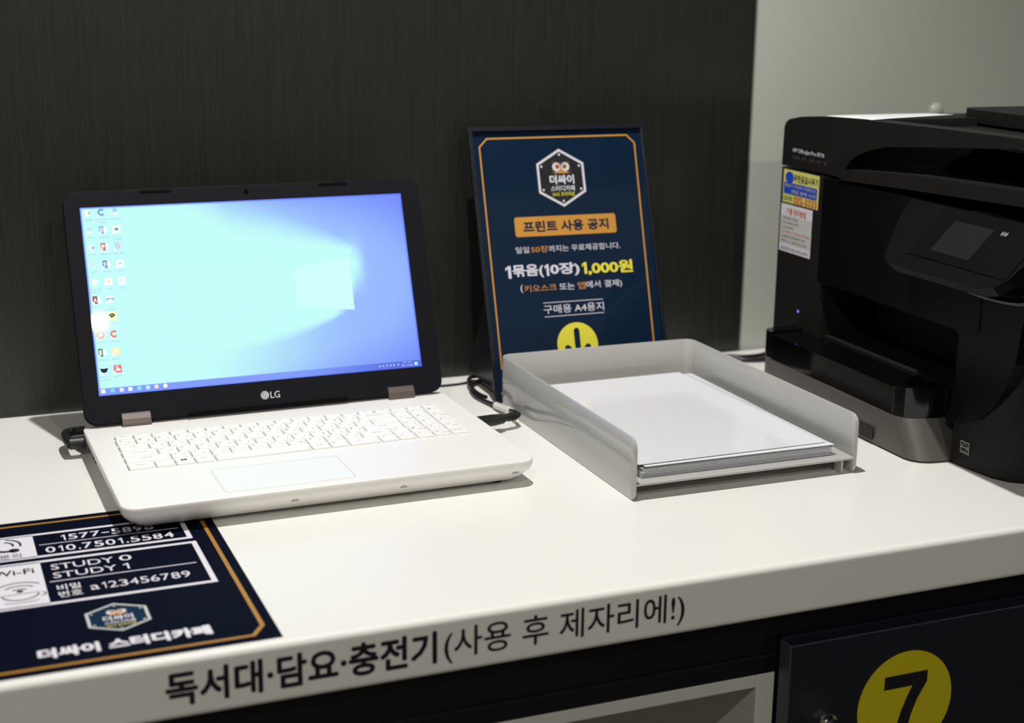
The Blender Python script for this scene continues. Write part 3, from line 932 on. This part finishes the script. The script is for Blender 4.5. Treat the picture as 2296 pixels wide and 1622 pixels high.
# paper bundles in clear sleeves
NB = 22
z = 0.0167
rnd = random.Random(7)
for i in range(NB):
    th = 0.00042 if i < NB - 4 else 0.0006
    dx = rnd.uniform(-.0010, .0012); dy = rnd.uniform(-.0014, .0012); rz = rnd.uniform(-.003, .003)
    top = i == NB - 1
    x0, y0 = 0.0145 + dx, 0.0140 + dy
    if i == NB - 2: x0 += .0016; y0 -= .001
    if i == NB - 3: x0 += .0042; rz = -.004
    if i == NB - 5: x0 += .0030
    if top: x0, y0, rz = 0.0118, 0.0165, 0.017
    if top: lb, grp = 'topmost white paper bundle in the grey tray, under glossy clear film', None
    elif i == NB - 2: lb, grp = 'second white paper bundle from the top of the tray pile', None
    elif i == NB - 3: lb, grp = 'paper bundle near the top of the tray pile, sticking out furthest right', None
    elif i == 0: lb, grp = 'lowest paper bundle, lying on the floor of the grey tray', None
    else: lb, grp = 'one of the evenly packed paper bundles in the middle of the tray pile', 'paper bundles packed in the tray'
    root = thing('paper_bundle', lb, 'paper', (TX[0] + x0, TX[1] + y0, z), TA + rz, grp)
    root['group'] = grp or 'paper bundles in the tray'
    nx, ny = 6, 16

    def curl(u, v):
        if i < NB - 4: return 0.0
        k = (0.08, 0.17, 0.28, 0.40)[i - (NB - 4)]
        return k * (0.0042 * max(0, 1 - v / .55) ** 1.5 * (1 - .45 * u) - (0.0 if v < .5 else 0.0) + 0.0008 * math.sin(v * 5) + (0.0012 * (1 - u) if v > .8 else 0) * .5)

    def sheet(mb, a0, b0, a1, b1, h0, h1, m):
        g = []
        for h in (h0, h1):
            g += [(a0 + (a1 - a0) * p / nx, b0 + (b1 - b0) * q / ny, h + curl(p / nx, q / ny)) for q in range(ny + 1) for p in range(nx + 1)]
        N1 = (nx + 1) * (ny + 1)
        idx = lambda p, q, l: l * N1 + q * (nx + 1) + p
        fs = []
        for q in range(ny):
            for p in range(nx):
                fs.append((idx(p, q, 0), idx(p, q + 1, 0), idx(p + 1, q + 1, 0), idx(p + 1, q, 0)))
                fs.append((idx(p, q, 1), idx(p + 1, q, 1), idx(p + 1, q + 1, 1), idx(p, q + 1, 1)))
        mb.add(g, fs, m, True)
        es = []
        for p in range(nx):
            es += [(idx(p, 0, 0), idx(p + 1, 0, 0), idx(p + 1, 0, 1), idx(p, 0, 1)), (idx(p, ny, 1), idx(p + 1, ny, 1), idx(p + 1, ny, 0), idx(p, ny, 0))]
        for q in range(ny):
            es += [(idx(0, q, 1), idx(0, q + 1, 1), idx(0, q + 1, 0), idx(0, q, 0)), (idx(nx, q, 0), idx(nx, q + 1, 0), idx(nx, q + 1, 1), idx(nx, q, 1))]
        mb.add(g, es, m)
    mb = MB(); sheet(mb, 0.001, 0.001, 0.209, 0.296, 0.00008, th - .00012, M['paper_top'] if top else (M['paper'] if i % 3 else M['paper2']))
    mb.build('paper', root)
    if i >= NB - 5:
        mb = MB(); sheet(mb, -0.0015, -0.0012, 0.2155, 0.2985, th - .00004, th, M['sleeve'])
        mb.build('sleeve', root, label='clear plastic sleeve')
    z += th + 0.00006

# ================================================================== printing notice in a stand
GA, GT = -0.0311, 0.3306
notice = thing('notice_stand', 'black framed navy notice about print prices leaning back against the dark panel', 'sign', (-0.3955, 0.5285, 0.0), GA)
cg, sg_ = math.cos(GT), math.sin(GT)
Gf = lambda x, y, h: (x, sg_ * y - cg * h, cg * y + sg_ * h)
G = lambda x, y, h: Gf(x * mm, y * mm, h)
GW, GH = 0.2165, 0.3215
mb = MB()
ring_plate(mb, rrect(-.0035, 0.0012, GW + .0025, GH, .001, 3), rrect(0.0012, 0.006, GW - .0012, GH - .0052, .0005, 3), Gf, -0.0042, 0.0012, M['frame'])
mb.prism(rrect(-.0030, 0.0015, GW + .002, GH - .0005, .001, 3), Gf, -0.0050, -0.0042, M['frame'])
mb.build('frame', notice, bevel=0.0004)
mb = MB()   # finger grip on the left edge
for k_ in range(9):
    mb.prism([(-.0048, .241 + k_ * .0036), (-.0008, .241 + k_ * .0036), (-.0008, .2432 + k_ * .0036), (-.0048, .2432 + k_ * .0036)], Gf, -.0030, 0.0018, M['frame'])
mb.build('grip', notice)
mb = MB()   # printed sheet
mb.prism([(0.0006, 0.005), (GW - .0006, 0.005), (GW - .0006, GH - .0048), (0.0006, GH - .0048)], Gf, -0.0040, -0.0030, M['navy'])
h1 = -0.0028
mb.stroke([(9.3, 40), (9.3, 298.6), (19.2, 308.2), (196.7, 308.8), (206.2, 299), (203.4, 40)], 1.9, G, h1, M['gold'])
emblem(mb, 107.2, 259.6, 28.4, G, h1, M['p_white'], M['p_black'], 1, 1)
owl(mb, 107.8, 272.6, 13.2, G, h1 + .0003)
mb.text('더싸이', (92.0, 251.8, 123.2, 263.2), G, h1 + .0003, M['p_white'], 0.04)
mb.text('스터디카페', (92.6, 243.6, 122.8, 250.4), G, h1 + .0003, M['p_white'], 0.02)
mb.text('24시 프리미엄', (94.0, 237.6, 121.6, 242.6), G, h1 + .0003, M['p_yellow'], 0.01)
mb.flat(rrect(42.8, 191.6, 171.0, 214.8, 3.2), G, h1, M['gold'])
mb.text('프린트 사용 공지', (53.0, 196.4, 161.2, 209.6), G, h1 + .0002, M['p_teal'], 0.035)
mb.text('일일', (40.8, 172.5, 57.5, 180.0), G, h1, M['p_white'], 0.006)
mb.text('50장', (60.0, 172.3, 81.2, 180.2), G, h1, M['p_orange'], 0.008)
mb.text('까지는 무료제공합니다.', (81.8, 172.3, 173.3, 180.0), G, h1, M['p_white'], 0.006)
mb.one((25.8, 143.8, 32.6, 158.6), G, h1, M['p_white'], .55)
mb.text('묶음(', (34.2, 143.0, 72.8, 159.2), G, h1, M['p_white'], 0.035)
mb.one((74.2, 144.4, 79.6, 158.2), G, h1, M['p_white'], .58)
mb.text('0장)', (81.2, 143.0, 118.2, 159.2), G, h1, M['p_white'], 0.035)
mb.one((121.6, 144.2, 127.6, 158.2), G, h1, M['p_yellow'], .58)
mb.text(',000원', (129.0, 142.4, 186.9, 158.7), G, h1, M['p_yellow'], 0.035)
mb.text('(', (42.0, 126.0, 45.2, 136.0), G, h1, M['p_white'], 0.004)
mb.text('키오스크', (46.8, 126.8, 86.8, 134.8), G, h1, M['p_orange'], 0.008)
mb.text('또는', (90.6, 126.8, 109.6, 134.8), G, h1, M['p_white'], 0.010)
mb.text('앱', (113.2, 126.8, 123.6, 135.2), G, h1, M['p_orange'], 0.008)
mb.text('에서 결제)', (124.2, 125.9, 170.4, 135.6), G, h1, M['p_white'], 0.010)
mb.stroke([(68.2, 113.0), (143.8, 113.2)], 0.8, G, h1, M['p_white'])
mb.text('구매용 A4용지', (68.0, 100.0, 144.2, 110.2), G, h1, M['p_white'], 0.008)
mb.stroke([(68.2, 96.6), (143.8, 97.2)], 0.8, G, h1, M['p_white'])
mb.disc(106.0, 62.3, 25.6, G, h1, M['p_yellow'], n=48)
mb.stroke([(106.0, 78), (106.0, 47)], 7.2, G, h1 + .0002, M['p_teal'])
mb.disc(106.0, 78, 3.6, G, h1 + .0002, M['p_teal'], n=18)
for s_ in (-1, 1):
    mb.stroke([(106 + s_ * 13.0, 58.5), (106, 46)], 7.2, G, h1 + .0003, M['p_teal']); mb.disc(106 + s_ * 13.0, 58.5, 3.6, G, h1 + .0003, M['p_teal'], n=18)
mb.build('poster', notice, label='navy printed sheet with gold border')
mb = MB(); mb.add([Gf(x, y, -.0006) for x, y in ((0.0008, .0055), (GW - .0008, .0055), (GW - .0008, GH - .005), (0.0008, GH - .005))], [(0, 1, 2, 3)], M['clear'])
mb.build('cover', notice, label='clear glossy cover')
for x in (0.002, GW - .006):   # side brackets holding it up from behind
    mb = MB()
    tri = [(0.006, 0.0), (0.016, 0.0), (0.022, 0.011), (0.112, 0.011), (0.112, 0.016), (0.0535, 0.118)]
    vs = [(x, y, z_) for y, z_ in tri] + [(x + .003, y, z_) for y, z_ in tri]
    mb.add(vs, [tuple(range(6)), tuple(range(11, 5, -1))] + [(i, 6 + i, 6 + (i + 1) % 6, (i + 1) % 6) for i in range(6)], M['frame'])
    mb.build('bracket', notice, bevel=.0004)

# ================================================================== power cord of the laptop
pc = thing('power_cord', 'black power cord with white label plugged into the right side of the laptop', 'cord', (0, 0, 0))
mb = MB()
mb.tube([(-0.4070, 0.440, 0.0135), (-0.4058, 0.450, 0.0130), (-0.4055, 0.470, 0.010), (-0.4055, 0.500, 0.0060), (-0.4065, 0.520, 0.0040), (-0.410, 0.545, 0.0030), (-0.4110, 0.565, 0.0030), (-0.4060, 0.590, 0.0030),
         (-0.394, 0.612, 0.0040), (-0.372, 0.622, 0.0045), (-0.33, 0.635, 0.003)], 0.0024, M['cable'])
mb.tube([(-0.372, 0.632, 0.006), (-0.392, 0.628, 0.007), (-0.402, 0.608, 0.007), (-0.4075, 0.580, 0.006), (-0.4060, 0.560, 0.0045), (-0.4040, 0.546, 0.0050)], 0.0022, M['cable'])
mb.tube([(-0.366, 0.628, 0.0022), (-0.390, 0.627, 0.0022), (-0.410, 0.622, 0.0016), (-0.440, 0.622, 0.0016), (-0.475, 0.627, 0.0016), (-0.53, 0.634, 0.0016), (-0.60, 0.645, 0.0016)], 0.0014, M['cable'], n=8)
mb.build('cable', pc)
mb = MB()
mb.loft([[(x, 0.4160 + a * .0085, 0.0140 + b_ * .0045) for a, b_ in rrect(-1, -1, 1, 1, .35, 3)] for x in (-0.4640,)] +
        [[(x, 0.4290 + w_ * 0 - k_, 0.0140 + b_ * hh) if False else (x, 0.4235 + k_ + a * ww, 0.0140 + b_ * hh) for a, b_ in rrect(-1, -1, 1, 1, .4, 3)] for x, k_, ww, hh in ((-0.4600, .0035, .0088, .0046), (-0.4400, .0060, .0082, .0046), (-0.4300, .0075, .0065, .0042), (-0.4270, .0085, .0040, .0034))], M['rubber'])
mb.build('plug', pc)
mb = MB()
mb.tube([(-0.4280, 0.4320, 0.0140), (-0.4180, 0.4345, 0.0140), (-0.4105, 0.4370, 0.0140), (-0.4068, 0.4420, 0.0136)], 0.0042, M['rubber'], n=12, r1=.0030)
for k_ in range(3):
    mb.lathe([(0.0046, 0), (0.0046, .0012)], (-0.4225 + .004 * k_, 0.4332 + .0009 * k_, .0140), (1, .25, 0), M['rubber'], n=14)
mb.build('strain_relief', pc)
mb = MB()
mb.tube([(-0.4056, 0.468, 0.0103), (-0.4055, 0.488, 0.0078), (-0.4060, 0.510, 0.0050)], 0.0040, M['tag'], n=14, sub=3)
for k_ in range(14):
    y_ = 0.472 + k_ * .0024
    mb.box(-0.4080, y_, 0.0140 - (y_ - .468) * .125, -0.4058, y_ + .0011, 0.0146 - (y_ - .468) * .125, M['p_grey'])
mb.build('label_wrap', pc, label='white printed label wrapped round the cord')

# printer cord, at the foot of the panel
mb = MB()
mb.tube([(-0.16, 0.655, 0.0035), (-0.10, 0.652, 0.0035), (-0.060, 0.640, 0.0035), (-0.036, 0.624, 0.0035), (-0.018, 0.615, 0.0037), (0.004, 0.617, 0.0035), (0.03, 0.630, 0.0035), (0.10, 0.648, 0.004), (0.2, 0.652, 0.004)], 0.0033, M['cable'])
mb.tube([(-0.16, 0.646, 0.0035), (-0.09, 0.640, 0.0035), (-0.050, 0.622, 0.0035), (-0.026, 0.604, 0.0035), (0.0, 0.598, 0.0035), (0.018, 0.606, 0.0035), (0.05, 0.628, 0.004), (0.12, 0.64, 0.004)], 0.0026, M['cable'])
o = mb.build('black_lead'); o['label'] = 'black cord lying on the counter behind the tray and beside the printer'; o['category'] = 'cord'

# ================================================================== printer (front faces -x)
RP = -math.radians(1.6)
pr = thing('printer', 'black all-in-one inkjet printer with paper on top at the right end of the counter', 'printer', (-0.084, 0.09, 0.0), RP)
mt, gl, dk = M['pr_matte'], M['pr_gloss'], M['pr_dark']


def vz(u):   # front-view frame: x along v (width), y up, h towards the viewer
    return lambda x, y, h: (u - h, x, y)


# paper drawer at the foot
def arc_pts(cx, cy, r, a0, a1, n=8):
    return [(cx + r * math.cos(math.radians(a0 + (a1 - a0) * i / n)), cy + r * math.sin(math.radians(a0 + (a1 - a0) * i / n))) for i in range(n + 1)]


mb = MB()
plan = [(0.12, 0.411)] + arc_pts(0.022, 0.389, 0.022, 90, 180) + [(-0.0035, 0.25)] + arc_pts(0.022, 0.113, 0.0235, 180, 262) + [(0.040, 0.0875), (0.12, 0.0875)]
plan_t = [(0.12, 0.411)] + arc_pts(0.022, 0.389, 0.022, 90, 180) + [(-0.0035, 0.25)] + arc_pts(0.022, 0.1375, 0.0225, 180, 262) + [(0.040, 0.1140), (0.12, 0.1120)]
mb.loft([[(x, y, 0.002) for x, y in plan], [(x, y, 0.0400) for x, y in plan_t]], M['pr_base'], True)
mb.prism([(0.004 + x * .97, .005 + y * .975) for x, y in plan], XY, 0.0, 0.0021, dk)
drawer = mb.build('paper_drawer', pr, bevel=0.0012)
mb = MB()
hp = rrect(0.163, 0.0050, 0.330, 0.0185, .003)
mb.prism(hp, lambda x, y, h: (-0.0036 - h, x, y), -.001, 0.0004, dk)
mb.build('grip_slot', drawer)
# body in blocks round the output slot
mb = MB()
mb.box(0.12, -0.04, 0.003, 0.40, 0.462, 0.2565, mt)
mb.prism([(0.12, 0.4615), (0.056, 0.4615)] + arc_pts(0.053, 0.4535, 0.008, 90, 180, 5) + [(0.045, 0.352), (0.12, 0.352)], XY, 0.040, 0.2565, mt, True)   # tall pillar
mb.box(0.052, 0.05, 0.1365, 0.12, 0.352, 0.2565, gl)
mb.box(0.052, 0.05, 0.003, 0.12, 0.352, 0.072, dk)
near = [(0.12, 0.0875), (0.0375, 0.0865), (0.040, 0.060), (0.0445, 0.028), (0.053, 0.013), (0.068, 0.003), (0.095, -0.012), (0.13, -0.03), (0.13, 0.0875)]
mb.prism(near, XY, 0.0025, 0.2565, mt, True)
mb.build('body', pr, bevel=0.0008)
mb = MB(); mb.box(0.1185, 0.052, 0.072, 0.1196, 0.352, 0.1365, dk)
for k_ in range(26):
    mb.box(0.100, 0.11 + k_ * .008, 0.1335, 0.103, 0.1125 + k_ * .008, 0.1362, M['pr_gloss'])
mb.build('output_slot', pr)
# glossy fascia round the slot
fo = [(0.352, 0.2560), (0.352, 0.0640), (0.300, 0.052), (0.20, 0.045), (0.130, 0.0405), (0.100, 0.0415), (0.072, 0.0455), (0.048, 0.0560), (0.028, 0.0750), (0.014, 0.098), (0.004, 0.122), (-0.002, 0.17), (-0.006, 0.2560)]
mb = MB()
poly_r = [(0.352, 0.2560), (0.352, 0.1365), (0.094, 0.1365), (0.090, 0.133), (0.090, 0.0800), (0.100, 0.0415), (0.072, 0.0455), (0.048, 0.0560), (0.028, 0.0750), (0.014, 0.098), (0.004, 0.122), (-0.002, 0.17), (-0.006, 0.2560)]
mb.prism(list(reversed(poly_r)), vz(0.047), -.006, 0.0035 + .006, M['pr_fascia'])
mb.build('fascia', pr, bevel=0.0006)
mb = MB()   # raised smooth panel beside the control panel
mb.prism(rrect(0.060, 0.1385, 0.318, 0.250, .008), vz(0.0372), -.001, 0.0006, M['pr_fascia']); mb.build('front_door', pr, bevel=0.0006)
# output tray
mb = MB()
mb.prism([(0.12, 0.388), (0.006, 0.388), (0.0, 0.383), (0.0, 0.1375), (0.12, 0.1375)], XY, 0.0405, 0.0695, gl)
mb.build('output_tray', pr, bevel=0.0018, segs=3)
mb = MB()
mb.prism([(0.10, 0.389), (0.10, 0.4100), (0.030, 0.4100)] + arc_pts(0.014, 0.396, 0.012, 90, 180, 5) + [(0.0015, 0.389)], XY, 0.0410, 0.0715, gl, True)
mb.build('tray_corner', pr, bevel=0.0012)
mb = MB()
mb.prism([(0.0, 0.1365), (0.004, 0.1245), (0.016, 0.1165), (0.036, 0.1130), (0.062, 0.1120), (0.062, 0.1365)], XY, 0.0400, 0.0715, gl, True)
mb.prism([(0.062, 0.1120), (0.062, 0.1365), (0.048, 0.1365), (0.048, 0.098), (0.046, 0.075), (0.050, 0.060), (0.062, 0.050)], XY, 0.0450, 0.0700, gl, True)
mb.build('tray_corner', pr, bevel=0.0012)
# scanner unit
mb = MB()
top_prof = [(0.4570, 0.2590), (0.4560, 0.3040), (0.4530, 0.3095), (0.446, 0.3140), (0.420, 0.3190), (0.380, 0.3225), (0.290, 0.3260)]
mb.prism(list(reversed(top_prof)) + [(0.29, 0.2590)] if False else [(0.290, 0.2590)] + top_prof, vz(0.07), -0.33, 0.0, mt, True)
fp = top_prof + [(0.156, 0.3290), (-0.04, 0.3315), (-0.04, 0.3270), (0.03, 0.3215), (0.19, 0.3070), (0.247, 0.3015), (0.277, 0.2950), (0.300, 0.2870), (0.314, 0.2790), (0.322, 0.2700), (0.322, 0.2590)]
mb.prism(fp, vz(0.045), -0.025, 0.0, mt)
mb.box(0.205, -0.04, 0.2590, 0.40, 0.290, 0.3270, mt)
mb.prism([(0.192, -0.04), (0.40, -0.04), (0.40, 0.326), (0.205, 0.326), (0.192, 0.310)], XY, 0.3200, 0.3345, mt)
mb.box(0.07, -0.04, 0.3135, 0.205, 0.290, 0.3165, dk)
scan = mb.build('scanner_unit', pr, bevel=0.0008)
mb = MB()   # recessed face under the lid
mb.prism([(0.322, 0.2600), (0.322, 0.2720), (0.300, 0.2900), (0.26, 0.3030), (0.135, 0.3120), (0.135, 0.3060), (0.150, 0.3020), (0.168, 0.2940), (0.178, 0.2840), (0.184, 0.2600)], vz(0.068), -.008, 0.0, mt)
mb.box(0.2, -.04, .2600, .204, .19, .3135, dk)
mb.build('recess', scan)
mb = MB()
lip = [(0.322, 0.2605), (0.318, 0.2680), (0.300, 0.2712), (0.180, 0.2795), (0.090, 0.2825), (-0.04, 0.2865), (-0.04, 0.2720), (0.010, 0.2705), (0.185, 0.2640), (0.310, 0.2585)]
mb.prism(lip, vz(0.0355), -0.16, 0.0, mt)
mb.build('scanner_lip', scan, bevel=0.002, segs=3)
mb = MB()   # paper guides in the feeder well
mb.box(0.075, 0.185, 0.3165, 0.083, 0.265, 0.3245, mt); mb.box(0.090, 0.20, 0.3165, 0.10, 0.235, 0.3230, mt)
mb.build('feeder_guide', scan, bevel=.001)
# control panel: plane leaning back 45 degrees
q2 = math.sqrt(.5)
CP = lambda x, y, h: (0.030 - q2 * y - q2 * h, x, 0.255 - q2 * y + q2 * h)
mb = MB()
cp = [(0.1780, -0.003), (0.1720, 0.020), (0.1640, 0.036), (0.1540, 0.054), (0.1480, 0.066), (0.1400, 0.073), (0.1270, 0.0763), (0.050, 0.0760), (-0.010, 0.0750), (-0.024, 0.0700), (-0.033, 0.0580), (-0.0365, 0.0400), (-0.0380, -0.003)]
mb.prism(cp, CP, -0.012, -0.0008, M['pr_panel'])
mb.build('control_panel', pr, bevel=0.0018, segs=3)
panel = [o for o in pr.children if o.name.startswith('control_panel')][0]
mb = MB(); mb.prism(rrect(-0.0300, -0.001, 0.1168, 0.0595, .002, 3), CP, -0.0008, 0.0001, M['pr_fascia']); mb.build('panel_glass', panel, bevel=.0003)
mb = MB(); mb.flat([(0.0313, 0.0115), (0.0905, 0.0115), (0.0900, 0.0498), (0.0313, 0.0502)], CP, 0.0003, M['pr_screen']); mb.build('touch_screen', panel)
mb = MB()
for r, a in ((.0022, 0), (.0038, 0)):
    for s_ in (0, 180):
        mb.arc(0.0155, 0.0135, r, s_ - 40, s_ + 40, .0006, CP, .0003, M['p_grey'], n=8)
mb.stroke([(0.0155, 0.0110), (0.0155, 0.0160)], .0006, CP, .0003, M['p_grey']); mb.build('wireless_mark', panel)
mb = MB()   # curved hood under the panel
pts = [(0.115, 0.198), (0.08, 0.188), (0.03, 0.184), (-0.02, 0.188), (-0.04, 0.2)]
mb.tube([(0.020, v_, z_) for v_, z_ in pts], 0.004, gl); mb.tube([(0.030, v_, z_ + .004) for v_, z_ in pts], 0.004, mt)
mb.build('panel_hood', pr)
# markings: v runs right to left when seen from the front
FV = lambda u: (lambda x, y, h: (u - h, -x, y))
ST = FV(0.0448)
mb = MB()
mb.rect(-0.4505, 0.2160, -0.3715, 0.2552, ST, .0002, M['p_lemon'])
mb.flat([(-0.446 + .0095 + .0095 * math.cos(a * PI / 16), 0.2462 + .0068 * math.sin(a * PI / 16)) for a in range(32)], ST, .0004, M['p_blue'])
mb.text('무한공급사무기', (-0.4265, 0.2425, -0.3735, 0.2510), ST, .0005, M['p_dark'], .01)
mb.rect(-0.4485, 0.2265, -0.3750, 0.2400, ST, .0004, M['p_blue'])
mb.text('복합기 프린터 무한잉크', (-0.4460, 0.2345, -0.378, 0.2385), ST, .0006, M['p_lemon'])
mb.text('렌탈 판매 수리', (-0.4300, 0.2280, -0.378, 0.2325), ST, .0006, M['p_lemon'])
mb.text('대표전화', (-0.4490, 0.2180, -0.4280, 0.2240), ST, .0005, M['p_dark'])
mb.text('032-3333', (-0.4250, 0.2172, -0.3740, 0.2255), ST, .0005, M['p_red'], .03)
mb.build('sticker', pr, label='pale yellow, blue and red sticker on the left of the front')
mb = MB()
mb.rect(-0.4520, 0.1570, -0.3820, 0.2140, ST, .0002, M['p_white'])
mb.rect(-0.4520, 0.1665, -0.3820, 0.2005, ST, .0003, M['p_grey'])
mb.text('기종 관리방법', (-0.4390, 0.2025, -0.3960, 0.2100), ST, .0005, M['p_red'], .01)
for i, (ln, e_) in enumerate((('1. 종이걸림 시 전원', -.414), ('2. 용지 보충은 관리자', -.410), ('3. 잉크교체 문의', -.421), ('모든 작동이상시 사용을 중지하세요', -.3855), ('고장접수 대표번호로 연락', -.394), ('바랍니다. 임의조작 금지', -.390))):
    mb.text(ln, (-0.4480, 0.1960 - i * .0055, e_, 0.1990 - i * .0055), ST, .0005, M['p_red'] if i == 3 else M['p_dark'])
mb.text('점검문의 032-3333-3333', (-0.4480, 0.1592, -0.387, 0.1632), ST, .0005, M['p_dark'])
mb.build('sticker', pr, label='white notice sticker with small text below the yellow one')
mb = MB()
mb.text('HP OfficeJet Pro 8710', (-0.4330, 0.2755, -0.3655, 0.2815), FV(0.0448), .0001, M['p_white'], .01)
mb.text('프린트   팩스   스캔   복사   웹', (-0.4330, 0.2690, -0.3605, 0.2728), FV(0.0448), .0001, M['silver_dark'], .0)
mb.build('model_text', pr)
mb = MB()
EN = FV(0.0392)
mb.stroke([(-0.0735, 0.0162), (-0.0605, 0.0162), (-0.0605, 0.0275), (-0.0735, 0.0275)], .0007, EN, .0006, M['p_grey'], closed=True)
mb.arc(-0.067, 0.0222, .0045, 10, 170, .0005, EN, .0006, M['p_grey'], ry=.0035)
mb.text('energy', (-0.0725, 0.0196, -0.0615, 0.0228), EN, .0006, M['p_grey'])
mb.rect(-0.0725, 0.0172, -0.0615, 0.0186, EN, .0006, M['silver_dark'])
mb.build('energy_mark', pr)
mb = MB(); mb.lathe([(0.0016, 0), (0.0012, .0008), (.0002, .001)], (0.0450, 0.4010, 0.0905), (-1, 0, 0), M['led'], n=14); mb.build('indicator_light', pr, label='small glowing blue light')

# note lying on the printer
nt_ = thing('paper_note', 'white printed note lying on the top of the printer', 'paper', (0, 0, 0))
c_, s_ = math.cos(RP), math.sin(RP)
PW = lambda u, v, z_: (-0.084 + c_ * u - s_ * v, 0.09 + s_ * u + c_ * v, z_)
mb = MB()
quad = [(0.0465, 0.279), (0.200, 0.3420), (0.183, 0.4340), (0.0465, 0.372)]
def zt_(v): return 0.3225 + (0.3262 - 0.3225) * min(1, (0.38 - v) / .09) if v < .38 else 0.3190 + (0.3225 - .3190) * (0.42 - v) / .04 if v < .42 else .3172
n_ = 10
vs = []
for j in range(n_ + 1):
    for i in range(n_ + 1):
        a, c = i / n_, j / n_
        u_ = (quad[0][0] * (1 - a) + quad[1][0] * a) * (1 - c) + (quad[3][0] * (1 - a) + quad[2][0] * a) * c
        v_ = (quad[0][1] * (1 - a) + quad[1][1] * a) * (1 - c) + (quad[3][1] * (1 - a) + quad[2][1] * a) * c
        vs.append(PW(u_, v_, zt_(v_) + .0009))
fs = [(j * (n_ + 1) + i, j * (n_ + 1) + i + 1, (j + 1) * (n_ + 1) + i + 1, (j + 1) * (n_ + 1) + i) for j in range(n_) for i in range(n_)]
mb.add(vs, fs, M['paper'], True)
mb.build('sheet', nt_)
mb = MB()
for k_ in range(5):
    v0 = 0.315 + .018 * k_
    P_n = lambda x, y, h: PW(0.075 + x * .085, v0 + x * .034 + y * .006, zt_(v0 + x * .034 + y * .006) + .0016)
    mb.text('사용 후 전원을 꺼주세요', (0, 0, 1, 1), P_n, 0, M['p_grey'])
mb.build('writing', nt_)

# small fitting on the wall just over the printer
mb = MB()
mb.lathe([(0.011, 0.0), (0.0105, 0.003), (0.008, 0.006), (0.003, 0.0075), (0.0003, 0.0078)], (0.2900, D + .0055, 0.3065), (0, -1, 0), M['fit'])
o = mb.build('wall_hook'); o['label'] = 'small pale domed hook on the white wall just above the printer'; o['category'] = 'hook'
